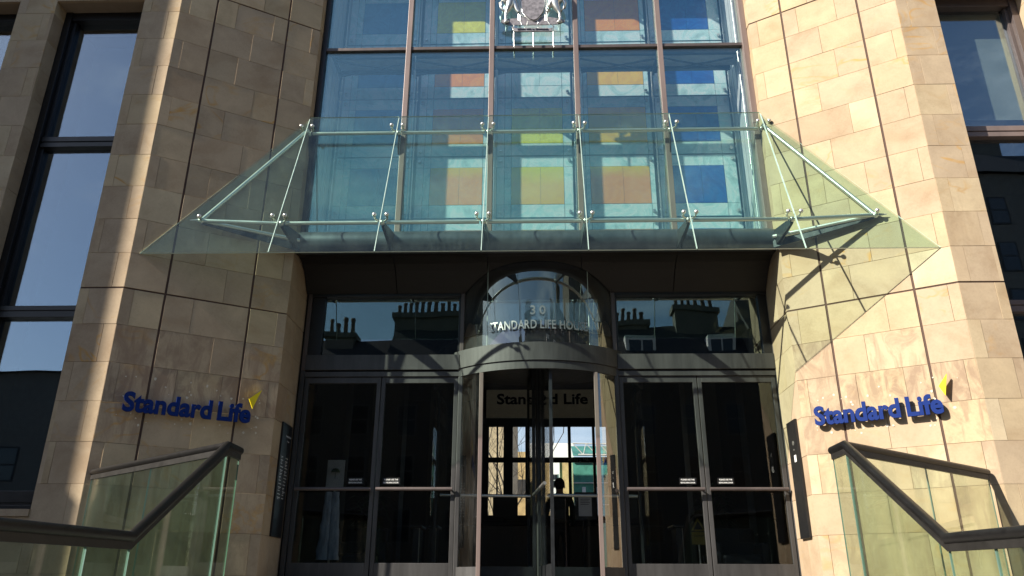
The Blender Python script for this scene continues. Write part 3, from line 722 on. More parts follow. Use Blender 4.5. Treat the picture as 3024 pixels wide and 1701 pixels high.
# hanging rods between the screen bays
for i, x in enumerate([c + 0.6875 for c in centers[:-1]] + [centers[-1] + 0.66, centers[0] - 0.66]):
    b = MB(); b.tube([(x, YA - 0.10, 6.42), (x, YA - 0.10, 15.4)], 0.012, 8)
    for zz in range(0, 8):
        for d in (-0.09, 0.09): b.sphere((x, YA - 0.10, ZA + 1.18 * zz + d), 0.026, 8)
    b.build('hanger_rod', 'steel', art)

# ================================================================== MAINTENANCE WALKWAYS in the cavity
def walkway(z, label):
    o = empty('maintenance_walkway', (XC, 10.85, z)); tag(o, label, 'walkway', 'steel walkways in the glazed cavity')
    f = MB()
    for y in (10.64, 11.06):
        f.box((XL + 0.1, y - 0.03, z - 0.10), (XR - 0.1, y + 0.03, z + 0.02))
    f.build('chord', 'steel_dark', o)
    br = MB()
    xs2 = [XL + 0.15] + mx + [XR - 0.15]
    for a, b_ in zip(xs2[:-1], xs2[1:]):
        br.tube([(a, 10.66, z - 0.13), (b_, 11.04, z - 0.13)], 0.016, 8); br.tube([(a, 11.04, z - 0.165), (b_, 10.66, z - 0.165)], 0.016, 8)
        br.box((a - 0.02, 10.46, z - 0.18), (a + 0.02, 11.10, z - 0.11))
    br.build('bracing', 'steel_dark', o)
    gt = MB(); x = XL + 0.15; k = 0
    while x < XR - 0.15:
        gt.box((x, 10.671, z - 0.04), (x + 0.138, 11.03, z - 0.012)); x += 0.1395
    gt.build('grating', 'gratingm', o)
walkway(10.12, 'dark steel grating walkway with crossed bracing just above the crossbar of the curtain wall')
walkway(12.55, 'dark steel grating walkway higher in the glazed cavity above the coat of arms')
hr = empty('hanging_rods', (XC, 10.60, 6.5)); tag(hr, 'thin steel hanger rods running down behind the curtain wall mullions', 'steel rod')
for x in mx + [XR - 0.16]:
    b = MB(); b.tube([(x + 0.07, 10.60, 6.42), (x + 0.07, 10.60, 15.4)], 0.009, 8)
    for z in (9.72, 8.0): b.tube([(x + 0.07, 10.60, z), (x + 0.07, 10.60, z - 0.14)], 0.022, 8)
    b.build('rod', 'steel', hr)

# ================================================================== COAT OF ARMS on the curtain wall
ca = empty('coat_of_arms', (XC, 10.2, 9.99)); tag(ca, 'silvery metal coat of arms with two animal supporters and a shield standing on three legs', 'coat of arms')
def A(x, y): return Vector((-0.6573 + 0.000586 * x + 0.0000065 * y, 10.22 - 0.0, 10.851 - 0.000012 * x - 0.000718 * y))
def wire(mb, pts, r=0.007, k=8, mi=0): mb.tube([A(*p) for p in pts], r, k, mi)
def plate(pts, name, mat, th=0.02, y=0.0):
    b = MB(); q = [A(*p) + Vector((0, y, 0)) for p in pts]; b.slab(q, (0, -th, 0)); return b.build(name, mat, ca)
for x in (650, 1195, 1752): 
    b = MB(); b.tube([A(x, 905), A(x, 1010), A(x, 1340)], 0.012, 10, radii=[0.009, 0.015, 0.008]); b.build('leg', 'steel', ca)
plate([(610, 800), (640, 905), (700, 925), (1700, 920), (1740, 815), (1690, 830), (700, 835)], 'motto_ribbon', 'heraldry', 0.02)
rb = MB(); wire(rb, [(650, 745), (600, 790), (645, 905), (1745, 905), (1775, 775), (1730, 715)], 0.008); wire(rb, [(960, 800), (930, 925)]); wire(rb, [(1330, 800), (1358, 915)]); rb.build('ribbon_outline', 'steel', ca)
mt_ = MB()
for i in range(27):
    if i in (7, 12, 15): continue
    x = 755 + i * 32; a = A(x, 890); hh = random.uniform(0.022, 0.032)
    mt_.box((a.x, 10.192, a.z), (a.x + 0.012, 10.198, a.z + hh)); mt_.box((a.x, 10.191, a.z + random.choice((0, 0.5, 0.9)) * hh - 0.002), (a.x + 0.017, 10.1975, a.z + random.choice((0.2, 0.7)) * hh + 0.003))
mto = mt_.build('motto_lettering', 'navy', ca)
plate([(290, 645), (330, 570), (620, 540), (900, 500), (1600, 490), (1870, 530), (2080, 580), (2095, 625), (1920, 695), (1560, 712), (1000, 722), (500, 728)], 'compartment', 'heraldry', 0.015, 0.012)
sh = [(850, -400), (870, 100), (900, 380), (1000, 500), (1110, 580), (1210, 610), (1300, 580), (1390, 495), (1480, 370), (1515, 100), (1530, -400)]
plate(sh[::-1], 'shield', 'heraldry', 0.03, -0.004)
so = MB(); wire(so, sh, 0.012); 
for pts in ([(860, 430), (905, 495), (985, 495)], [(1385, 495), (1470, 480), (1520, 400)], [(1085, 565), (1035, 640), (1020, 725)], [(1280, 580), (1340, 640), (1308, 715)], [(810, 600), (850, 650), (875, 720)], [(1580, 600), (1625, 650), (1660, 712)]): wire(so, pts, 0.009)
so.build('shield_rim', 'steel', ca)
for x in (808, 1563):
    b = MB(); 
    for d in (-24, 24): b.tube([A(x + d, -400), A(x + d, 600)], 0.011, 8)
    b.build('supporter_pole', 'steel', ca)
def supporter(mir, name):
    f = (lambda p: (2 * 1190 - p[0], p[1])) if mir else (lambda p: p)
    def pl(pts, rad, nm):
        b = MB(); b.tube([A(*f(p)) + Vector((0, -0.02, 0)) for p in pts], 0.02, 12, radii=rad); return b.build(nm, 'steel', ca)
    o = pl([(600, -500), (560, -250), (520, -60), (540, 60), (560, 110)], [0.07, 0.12, 0.12, 0.11, 0.07], name)
    hl = pl([(560, 60), (540, 190), (470, 330), (430, 420), (425, 560), (440, 640)], [0.085, 0.070, 0.042, 0.022, 0.020, 0.03], 'hind_leg')
    hl2 = pl([(640, 60), (700, 200), (740, 320), (790, 380)], [0.06, 0.045, 0.03, 0.025], 'hind_leg')
    o2 = pl([(560, 20), (330, 0), (270, 120), (290, 250), (380, 350), (440, 280)], [0.03, 0.03, 0.028, 0.024, 0.02, 0.01], 'tail')
    b = MB(); b.sphere(A(*f((445, 650))) + Vector((0, -0.02, 0)), 0.034, 10, sc3=(1.4, 0.8, 0.7)); b.build('paw', 'steel', ca)
supporter(False, 'lion_body'); supporter(True, 'unicorn_body')

# ================================================================== REVOLVING DOOR
rv = empty('revolving_door', (XD, YDR, 1.76)); tag(rv, 'curved glass revolving door with weathered metal drum band and tall glass fanlight', 'revolving door')
cc = (XD, YDR, 0)
bd = MB()
for (z0, z1, r) in ((4.56, 4.675, 1.695), (4.680, 4.945, 1.715)):
    bd.lathe(cc, [(r - 0.05, z0), (r, z0), (r, z1), (r - 0.05, z1), (r - 0.05, z0)], 64, a0=R(-75), a1=R(75), smooth=False)
for i in range(len(bd.s)): bd.s[i] = True
bo = bd.build('drum_band', 'zinc', rv); bo.data.polygons.foreach_set('use_smooth', [False] * len(bd.f))
cl = MB(); cl.lathe(cc, [(0.0, 5.14), (1.64, 5.14)], 64); cl.lathe(cc, [(1.64, 5.14), (1.64, 4.94)], 48, a0=R(-75), a1=R(75)); cl.build('drum_ceiling', 'black', rv)
cl = MB(); cl.lathe(cc, [(0.0, 5.16), (1.66, 5.16)], 64); cl.build('drum_top', 'steel_dark', rv)
ug = MB(); half = R(43.6); ug.lathe(cc, [(1.668, 4.945), (1.668, 6.24)], 48, a0=-half, a1=half); ug.build('fanlight_glass', 'drumglass', rv)
for a in (-43.7, -26.5, 26.5, 43.7):
    b = MB(); a_ = R(a); b.tube([(XD + 1.672 * math.sin(a_), YDR - 1.672 * math.cos(a_), 4.945), (XD + 1.672 * math.sin(a_), YDR - 1.672 * math.cos(a_), 6.22)], 0.004 if abs(a) < 40 else 0.014, 6); b.build('fanlight_joint', 'gedge' if abs(a) < 40 else 'bronze', rv)
for s in (-1, 1):
    a0, a1 = sorted((s * R(43.6), s * R(29.6)))
    b = MB(); b.lathe(cc, [(1.67, 1.9), (1.67, 4.56)], 16, a0=a0, a1=a1); b.build('side_glass', 'drumglass', rv)
    b = MB(); b.lathe(cc, [(1.64, 1.765), (1.69, 1.765), (1.69, 1.93), (1.64, 1.93)], 16, a0=a0, a1=a1, smooth=False); b.build('kick_plate', 'zinc', rv)
    for ang, w_ in ((29.3, 0.028), (43.6, 0.02)):
        aa = s * R(ang); x, y = XD + 1.67 * math.sin(aa), YDR - 1.67 * math.cos(aa)
        b = MB(); b.box((x - w_, y - 0.035, 1.765), (x + w_, y + 0.035, 4.555)); b.build('post', 'bronze_light' if ang < 40 else 'zinc', rv, bevel=0.004)
    b = MB(); a0, a1 = sorted((s * R(150), s * R(60))); b.lathe(cc, [(1.66, 1.765), (1.66, 5.13)], 20, a0=a0, a1=a1); b.build('inner_glass', 'lobbyglass', rv)
sh_ = MB(); sh_.tube([(XD, YDR, 1.77), (XD, YDR, 5.13)], 0.045, 16); sh_.build('centre_shaft', 'zinc', rv)
for k, a in enumerate((6, 96, 186, 276)):
    a_ = R(a); d = Vector((math.cos(a_), math.sin(a_), 0)); nrm = Vector((-d.y, d.x, 0)); c0 = Vector(cc)
    lf_ = MB()
    def lbx(r0, r1, z0, z1, t=0.022):
        p = [c0 + d * r0 - nrm * t, c0 + d * r1 - nrm * t, c0 + d * r1 + nrm * t, c0 + d * r0 + nrm * t]
        lf_.hexa([(q.x, q.y, z0) for q in p], [(q.x, q.y, z1) for q in p])
    lbx(0.05, 0.10, 1.79, 5.12); lbx(1.56, 1.60, 1.79, 5.12); lbx(0.10, 1.56, 5.05, 5.12); lbx(0.10, 1.56, 1.79, 1.97)
    lo = lf_.build('leaf', 'steel_dark', rv)
    gp = MB(); p = [c0 + d * 0.10 - nrm * 0.005, c0 + d * 1.56 - nrm * 0.005, c0 + d * 1.56 + nrm * 0.005, c0 + d * 0.10 + nrm * 0.005]
    gp.hexa([(q.x, q.y, 1.97) for q in p], [(q.x, q.y, 5.05) for q in p]); gp.build('leaf_glass', 'lobbyglass', lo)
    hb = MB(); q0 = c0 + d * 0.12 - nrm * 0.09; q1 = c0 + d * 1.52 - nrm * 0.09; hb.tube([(q0.x, q0.y, 3.0), (q1.x, q1.y, 3.0)], 0.025, 12)
    hb.build('push_bar', 'steel', lo)

b = MB()
b.box((XD - 1.15, YF + 0.05, 4.95), (XD - 0.78, YF + 0.09, 6.30)); b.box((XD + 0.92, YF + 0.05, 4.95), (XD + 1.15, YF + 0.09, 6.30)); b.box((XD - 0.78, YF + 0.05, 5.80), (XD + 0.92, YF + 0.09, 6.30))
b.build('inner_surround', 'black', rv)
b = MB(); b.box((XD - 0.78, YF + 0.065, 4.95), (XD + 0.92, YF + 0.075, 5.80)); b.build('inner_fanlight', 'transglass', rv)
b = MB(); b.box((XD - 0.28, YF + 0.045, 4.95), (XD - 0.255, YF + 0.062, 5.80)); b.box((XD + 0.40, YF + 0.045, 4.95), (XD + 0.425, YF + 0.062, 5.80)); b.box((XD - 0.78, YF + 0.046, 5.02), (XD + 0.92, YF + 0.061, 5.05)); b.build('fanlight_bar', 'black', rv)
# lettering on the curved glass
ln = empty('entrance_lettering', (XD, 10.5, 5.1)); tag(ln, 'metal capitals and number 30 fixed on the curved glass above the revolving door', 'lettering')
def curved_char(ch, ang, z, size, par, mat, kx=1.0):
    vs, fs = glyphs(ch, 1.0, 0.012, 0.02, 3)
    if not vs: return
    x0 = (min(v[0] for v in vs) + max(v[0] for v in vs)) / 2
    b = MB(); rr = 1.715
    b.idx([(XD + (rr + z_ * size) * math.sin(ang + (x - x0) * size * kx / rr), YDR - (rr + z_ * size) * math.cos(ang + (x - x0) * size * kx / rr), z + y * size) for x, y, z_ in vs], fs)
    b.build('letter', mat, par)
txt = 'STANDARD LIFE HOUSE'; size = 0.185
adv = []; 
for i in range(len(txt)):
    full = text_width(txt[:i + 1] + 'I'); adv.append(full)
base = text_width('I')
pos = []
for i, ch in enumerate(txt):
    a0 = (text_width(txt[:i] + 'I') - base) if i else 0.0; a1 = text_width(txt[:i + 1] + 'I') - base
    pos.append((a0 + a1) / 2)
tot = text_width(txt)
for ch, p in zip(txt, pos):
    if ch != ' ': curved_char(ch, (p - tot / 2) * (1.49 / tot) / 1.715, 5.145, size, ln, 'lettermetal', 1.49 / tot / size * 0.96)
for ch, a in (('3', -0.075 / 1.715), ('0', 0.065 / 1.715)): curved_char(ch, a, 5.36, 0.19, ln, 'lettermetal')

# ================================================================== WALL SIGNS
def wall_sign(s, label, x_left, x_right, zbase, size):
    n = Vector((-s * 0.5092, -0.8606, 0)); d = Vector((0.8606, -s * 0.5092, 0))
    # reading direction left to right as seen: +x
    P0 = Vector((XC + s * U['ridge'], Yp['ridge'], 0)); 
    def at(x, z, off): t = (x - P0.x) / d.x; p = P0 + d * t + n * off; return Vector((p.x, p.y, z))
    sg_ = empty('wall_sign', at((x_left + x_right) / 2, zbase, 0.06)); tag(sg_, label, 'sign')
    txt = 'Standard Life'; off = 0.034
    tot = text_width(txt, off); L = (x_right - x_left) / d.x; kx = L / tot; base = text_width('H', off)
    for i, ch in enumerate(txt):
        if ch == ' ': continue
        vs, fs = glyphs(ch, 1.0, off, 0.06, 5)
        a0 = text_width(txt[:i] + 'H', off) - base if i else 0.0
        if i > 8: a0 -= 0.10
        b = MB(); o0 = at(x_left, zbase, 0.075)
        b.idx([o0 + d * ((x + a0) * kx * 1.02) + Vector((0, 0, 1)) * (y * size) + n * (z * size) for x, y, z in vs], fs)
        b.build('letter', 'signblue', sg_)
    return sg_, at, d, n
sgl, atl, dl, nl = wall_sign(-1, 'raised blue lettering with a yellow kite emblem on the shaded stone pier', -5.055, -3.745, 3.675, 0.325)
k = MB(); k.slab([atl(-3.655, 4.12, 0.06), atl(-3.785, 3.985, 0.06), atl(-3.735, 3.86, 0.06)], nl * 0.03); k.build('emblem', 'signyellow', sgl)
sgr, atr, dr, nr = wall_sign(1, 'raised blue lettering with a yellow kite emblem on the sunlit stone pier', 3.69, 4.965, 3.645, 0.325)
k = MB(); k.slab([atr(5.055, 4.105, 0.06), atr(4.96, 3.965, 0.06), atr(5.005, 3.84, 0.06)], nr * 0.03); k.build('emblem', 'signyellow', sgr)

rs = random.Random(9)
for (at_, n_, x0, x1, zb, mat_) in ((atl, nl, -5.1, -3.62, 3.80, 'filler'), (atr, nr, 3.66, 5.15, 3.78, 'filler')):
    b = MB()
    for i in range(46):
        x = rs.uniform(x0, x1); z = zb + rs.choice((rs.uniform(0.12, 0.34), rs.uniform(-0.28, -0.14), rs.uniform(-0.10, 0.20)))
        r_ = rs.uniform(0.006, 0.019); c_ = at_(x, z, 0.0035); dx = Vector((n_.y, -n_.x, 0)); k_ = 9
        b.face([c_ + dx * (r_ * math.cos(2 * math.pi * q / k_) * rs.uniform(0.6, 1.1)) + Vector((0, 0, 1)) * (r_ * math.sin(2 * math.pi * q / k_) * rs.uniform(0.7, 1.3)) for q in range(k_)][::-1])
    b.build('filler_patch', 'filler', bld)
# ================================================================== PLAQUES on the reveals
pq = empty('wall_plaque', (-3.44, 10.66, 2.3)); tag(pq, 'tall narrow black plaque with a white list of names beside the shaded doors', 'plaque')
b = MB(); b.box((-3.458, 10.46, 2.29), (-3.432, 10.88, 3.80)); b.build('board', 'black', pq, bevel=0.003)
b = MB(); X = -3.4305
rl = random.Random(4)
put_text(b, 'Standard Life', (X, 10.62, 3.62), (0, 1, 0), (0, 0, 1), 0.042, 0.21, depth=0.001)
put_text(b, 'Reception', (X, 10.68, 3.56), (0, 1, 0), (0, 0, 1), 0.022, 0.10, depth=0.001)
for c_ in (0, 1):
    z = 3.33
    while z > 2.75:
        L = rl.uniform(0.06, 0.13); y0 = 10.51 + 0.19 * c_
        b.box((X, y0, z), (X + 0.0015, y0 + L, z + 0.010)); 
        if rl.random() < 0.4: b.box((X, y0 + 0.01, z - 0.016), (X + 0.0015, y0 + L * 0.6, z - 0.009))
        z -= 0.045
b.build('lettering', 'whitepaint', pq)
pq = empty('wall_plaque', (3.53, 10.5, 2.27)); tag(pq, 'tall narrow dark brown entry panel with a small white label beside the sunlit doors', 'plaque')
b = MB(); b.box((3.505, 10.34, 2.28), (3.536, 10.70, 3.80)); b.build('board', 'black', pq, bevel=0.003)
b = MB(); b.box((3.5025, 10.45, 3.25), (3.5045, 10.53, 3.34)); b.build('white_label', 'whitepaint', pq)
b = MB(); b.tube([(3.504, 10.50, 3.50), (3.499, 10.50, 3.50)], 0.03, 16); b.tube([(3.504, 10.50, 3.41), (3.499, 10.50, 3.41)], 0.012, 12); b.build('button', 'steel', pq)

# ================================================================== NOTICES on the doors
def notice(x0, x1, label):
    o = empty('door_notice', ((x0 + x1) / 2, YF, 3.06)); tag(o, label, 'notice', 'small notices on the side doors')
    b = MB(); b.box((x0, YF - 0.003, 3.022), (x1, YF + 0.0005, 3.112)); b.build('plate', 'black', o)
    b = MB(); put_text(b, 'PLEASE USE THE', ((x0 + x1) / 2, YF - 0.0045, 3.075), (1, 0, 0), (0, 0, 1), 0.028, (x1 - x0) * 0.78, center=True, depth=0.002, offset=0.02)
    put_text(b, 'REVOLVING DOOR', ((x0 + x1) / 2, YF - 0.0045, 3.034), (1, 0, 0), (0, 0, 1), 0.028, (x1 - x0) * 0.84, center=True, depth=0.002, offset=0.02); b.build('lettering', 'whitepaint', o)
notice(-2.61, -2.39, 'small please use the revolving door notice on the leaf in front of the bag stand')
notice(-2.12, -1.87, 'small please use the revolving door notice on the leaf between bag stand and drum')
notice(2.03, 2.27, 'small please use the revolving door notice on the leaf beside the caution sign')
notice(2.56, 2.79, 'small please use the revolving door notice on the leaf in front of the armchair')

# ================================================================== BALUSTRADES
def balustrade(s, label, cxo):
    o = empty('balustrade', (cxo + s * 2.86, 7.15, 0.9)); tag(o, label, 'balustrade', 'glass balustrades beside the steps')
    X = lambda u: cxo + s * u
    PK = Vector((X(2.86), 7.17, 2.90)); EN = Vector((X(2.86), 7.50, 2.90)); BK = Vector((X(5.19), 9.10, 2.92)); LO = Vector((X(2.86), 5.66, 1.99)); NE = Vector((X(2.86), 3.9, 1.96)); DN = Vector((X(2.86), 2.2, 1.05))
    r = 0.038
    b = MB(); b.tube([DN, NE, LO, PK, EN], r, 20); b.build('handrail', 'rail', o)
    b = MB(); b.tube([PK + Vector((s * 0.02, 0.03, -0.0)), BK], r * 0.98, 20); b.sphere(BK, r * 0.98, 14); b.build('handrail', 'rail', o)
    ch = MB()
    for p, q in ((NE, LO), (LO, PK), (PK, EN), (PK + Vector((s * .03, .03, 0)), BK)):
        d = (q - p).normalized(); w_ = d.cross(Vector((0, 0, 1))).normalized() * 0.016; dn = Vector((0, 0, -0.030)); dn2 = Vector((0, 0, -0.085))
        ch.hexa([p - w_ + dn2, q - w_ + dn2, q + w_ + dn2, p + w_ + dn2], [p - w_ + dn, q - w_ + dn, q + w_ + dn, p + w_ + dn])
    ch.build('clamp_channel', 'channel', o)
    def pane(p, q, zb0, zb1, e0=0.005, e1=0.005):
        d = (q - p); L = d.length; d = d / L; h = Vector((d.x, d.y, 0)).normalized(); w_ = Vector((-h.y, h.x, 0)) * 0.006
        a = p + d * e0 + Vector((0, 0, -0.06)); b2 = q - d * e1 + Vector((0, 0, -0.06))
        poly = [Vector((a.x, a.y, zb0)) - w_, Vector((b2.x, b2.y, zb1)) - w_, b2 - w_, a - w_]
        g_ = MB(); g_.slab(poly, w_ * 2, 0, 1); g_.build('glass_panel', ['balglass', 'gedge2'], o)
    M2 = (PK + BK) / 2 + Vector((0, 0, 0)); 
    pane(PK + Vector((s * 0.01, 0.01, 0)), M2, 1.60, 1.60); pane(M2, BK, 1.60, 1.60, 0.008)
    pane(PK, EN, 1.60, 1.60); pane(LO, PK, 0.78, 1.62); pane(Vector((X(2.86), 5.1, 1.98)), LO, 0.78, 0.78); pane(NE, Vector((X(2.86), 5.1, 1.98)), 0.78, 0.78, 0.01, 0.01)
balustrade(-1, 'glass balustrade with bent dark handrail below the shaded blue sign', 0.0)
balustrade(1, 'glass balustrade with bent dark handrail below the sunlit blue sign', 0.0)

# ================================================================== THINGS IN THE LOBBY
o = empty('reception_desk', (0.2, 15.3, 1.755)); tag(o, 'long dark wooden reception desk inside the lobby', 'desk')
b = MB(); b.box((-1.35, 15.25, 1.755), (1.95, 15.9, 2.78)); b.build('desk_front', 'wood', o, bevel=0.01)
b = MB(); b.box((-1.40, 15.18, 2.785), (2.0, 15.95, 2.83)); b.build('desk_top', 'lobbydark', o, bevel=0.006)
o = empty('lobby_sign', (0.14, 15, 4.84)); tag(o, 'grey panel with dark name lettering hanging above the reception desk', 'sign')
b = MB(); b.box((-0.92, 15.0, 4.80), (1.20, 15.05, 5.36)); b.build('panel', 'signpanel', o)
b = MB(); put_text(b, 'Standard Life', (0.19, 14.99, 5.07), (1, 0, 0), (0, 0, 1), 0.29, 1.80, center=True, depth=0.01, offset=0.025, res=3); b.build('lettering', 'navy', o)
o = empty('monitor', (-0.54, 15.3, 2.83)); tag(o, 'black monitor seen from behind on the reception desk', 'monitor')
b = MB(); b.box((-0.78, 15.28, 2.92), (-0.30, 15.32, 3.31)); b.build('screen', 'screen', o, bevel=0.006)
b = MB(); b.box((-0.58, 15.33, 2.832), (-0.50, 15.36, 3.1)); b.box((-0.66, 15.30, 2.832), (-0.42, 15.50, 2.845)); b.build('stand', 'screen', o)
o = empty('notice_stand', (0.86, 13.4, 1.755)); tag(o, 'white printed notice in a black frame on a dark pole behind the revolving door', 'notice stand')
b = MB(); b.box((0.70, 13.40, 2.74), (1.04, 13.43, 3.19)); b.build('frame', 'screen', o)
b = MB(); b.box((0.76, 13.395, 2.80), (0.98, 13.399, 3.13)); b.build('sheet', 'paper', o)
b = MB(); [b.box((0.79, 13.392, 3.07 - 0.028 * i), (0.95 - 0.02 * (i % 2), 13.394, 3.078 - 0.028 * i)) for i in range(4)]; b.build('printing', 'steel_dark', o)
b = MB(); b.tube([(0.84, 13.45, 1.757), (0.84, 13.45, 2.76)], 0.02, 10); b.lathe((0.84, 13.45, 1.756), [(0.17, 0), (0.17, 0.015), (0, 0.02)], 20); b.build('pole', 'screen', o)
o = empty('umbrella_bag_stand', (-3.1, 12.3, 1.755)); tag(o, 'pale stand with an umbrella sign above hanging clear bags behind the shaded door', 'bag stand')
b = MB(); b.box((-3.26, 12.29, 3.11), (-2.98, 12.31, 3.56)); b.build('sign_board', 'paper', o, bevel=0.01)
b = MB(); b.lathe((-3.12, 12.283, 3.36), [(0.0, 0.07), (0.04, 0.06), (0.065, 0.03), (0.07, 0.0)], 16); b.box((-3.123, 12.28, 3.27), (-3.117, 12.286, 3.36)); b.build('umbrella_symbol', 'leaf', o)
b = MB(); b.tube([(-3.12, 12.32, 1.757), (-3.12, 12.32, 3.12)], 0.018, 10); b.lathe((-3.12, 12.32, 1.756), [(0.18, 0), (0.18, 0.015), (0, 0.02)], 20); b.build('pole', 'steel', o)
for s in (-1, 1):
    b = MB(); rr = random.Random(s + 5)
    N = 14; K = 10; pts = []
    for i in range(N + 1):
        t = i / N; z = 3.06 - 1.0 * t; wd = 0.055 + 0.045 * t; c0 = -3.13 + s * (0.052 + 0.03 * t)
        for j in range(K):
            a = 2 * math.pi * j / K; q = 1 + rr.uniform(-0.12, 0.12)
            pts.append((c0 + wd * math.cos(a) * q, 12.25 + 0.03 * math.sin(a) * q, z))
    b.idx(pts, [(i * K + j, i * K + (j + 1) % K, (i + 1) * K + (j + 1) % K, (i + 1) * K + j) for i in range(N) for j in range(K)], 0, True)
    b.build('bag', 'plastic', o)
def palm(x, y, label, seed):
    rr = random.Random(seed)
    o = empty('potted_palm', (x, y, 1.755)); tag(o, label, 'potted plant', 'potted palms in the lobby')
    b = MB(); b.lathe((x, y, 1.757), [(0.16, 0), (0.21, 0.45), (0.19, 0.45), (0.0, 0.42)], 20); b.build('pot', 'pot', o)
    st = MB()
    for i in range(4): a = rr.uniform(0, 6.28); st.tube([(x, y, 2.15), (x + 0.05 * math.cos(a), y + 0.05 * math.sin(a), 2.6), (x + 0.12 * math.cos(a), y + 0.12 * math.sin(a), 3.05)], 0.014, 6)
    st.build('stem', 'bark', o)
    lv = MB()
    for i in range(130):
        a = rr.uniform(0, 6.28); el = rr.uniform(-0.5, 1.3); L = rr.uniform(0.28, 0.5); z0 = rr.uniform(2.75, 3.2)
        d = Vector((math.cos(a) * math.cos(el), math.sin(a) * math.cos(el), math.sin(el))); p = Vector((x, y, z0)) + Vector((d.x, d.y, 0)) * 0.08
        sd_ = Vector((-math.sin(a), math.cos(a), 0)) * 0.016
        q = p + d * L * 0.55 + Vector((0, 0, 0.03)); e = p + d * L + Vector((0, 0, -0.10 * L / 0.4))
        lv.face([p - sd_ * 0.4, q - sd_, e, q + sd_]); lv.f[-1] = lv.f[-1]
    lv.build('leaves', 'leaf', o)
palm(-2.87, 14.0, 'potted palm standing behind the shaded double doors', 1); palm(3.10, 14.0, 'potted palm standing behind the sunlit double doors', 2)
o = empty('caution_sign', (2.64, 13, 1.755)); tag(o, 'small yellow and black caution sign on a pole behind the sunlit doors', 'sign')
b = MB(); b.box((2.53, 12.99, 2.33), (2.76, 13.0, 2.52)); b.build('yellow_plate', 'cautyellow', o)
b = MB(); b.slab([Vector((2.53, 12.99, 2.54)), Vector((2.76, 12.99, 2.54)), Vector((2.645, 12.99, 2.74))], (0, 0.01, 0)); b.build('warning_triangle', 'cautyellow', o)
b = MB(); b.slab([Vector((2.57, 12.985, 2.56)), Vector((2.72, 12.985, 2.56)), Vector((2.645, 12.985, 2.69))], (0, 0.003, 0)); put_text(b, 'Caution', (2.645, 12.985, 2.45), (1, 0, 0), (0, 0, 1), 0.05, 0.16, center=True, depth=0.002); b.build('lettering', 'navy', o)
b = MB(); b.tube([(2.645, 13.02, 1.757), (2.645, 13.02, 2.5)], 0.014, 8); b.lathe((2.645, 13.02, 1.756), [(0.15, 0), (0.15, 0.012), (0, 0.016)], 18); b.build('pole', 'steel', o)
def pedestal(x, y, label):
    o = empty('barrier_pedestal', (x, y, 1.755)); tag(o, label, 'barrier', 'entry barrier pedestals in the lobby')
    b = MB(); b.box((x - 0.05, y - 0.25, 1.757), (x + 0.05, y + 0.25, 2.62)); b.build('body', 'steel_dark', o, bevel=0.01)
    b = MB(); b.box((x - 0.10, y - 0.30, 2.625), (x + 0.10, y + 0.30, 2.67)); b.build('cap', 'steel_dark', o, bevel=0.012)
    b = MB(); b.tube([(x + 0.055, y - 0.23, 1.76), (x + 0.055, y - 0.23, 2.62)], 0.012, 8); b.build('trim', 'steel', o)
pedestal(-2.0, 13.9, 'slim dark barrier pedestal nearer the palm behind the shaded doors'); pedestal(-1.72, 13.9, 'slim dark barrier pedestal nearer the revolving door'); pedestal(2.42, 13.7, 'slim dark barrier pedestal beside the caution sign')
def armchair(x, y, label):
    o = empty('armchair', (x, y, 1.755)); tag(o, label, 'armchair', 'dark armchairs in the lobby')
    b = MB(); b.box((x - 0.32, y - 0.3, 1.90), (x + 0.32, y + 0.3, 2.18)); b.build('seat', 'seatm', o, bevel=0.05)
    b = MB(); b.box((x - 0.36, y + 0.24, 1.88), (x + 0.36, y + 0.40, 2.60)); b.build('backrest', 'seatm', o, bevel=0.05)
    for s in (-1, 1):
        b = MB(); b.box((x + s * 0.37 - 0.06, y - 0.3, 1.84), (x + s * 0.37 + 0.06, y + 0.3, 2.36)); b.build('armrest', 'seatm', o, bevel=0.04)
        for t in (-0.26, 0.26): b = MB(); b.tube([(x + s * 0.3, y + t, 1.757), (x + s * 0.3, y + t, 1.9)], 0.018, 8); b.build('leg', 'steel_dark', o)
armchair(-2.75, 13.0, 'dark upholstered armchair beside the umbrella bag stand'); armchair(3.25, 13.0, 'dark upholstered armchair in front of the palm behind the sunlit doors')

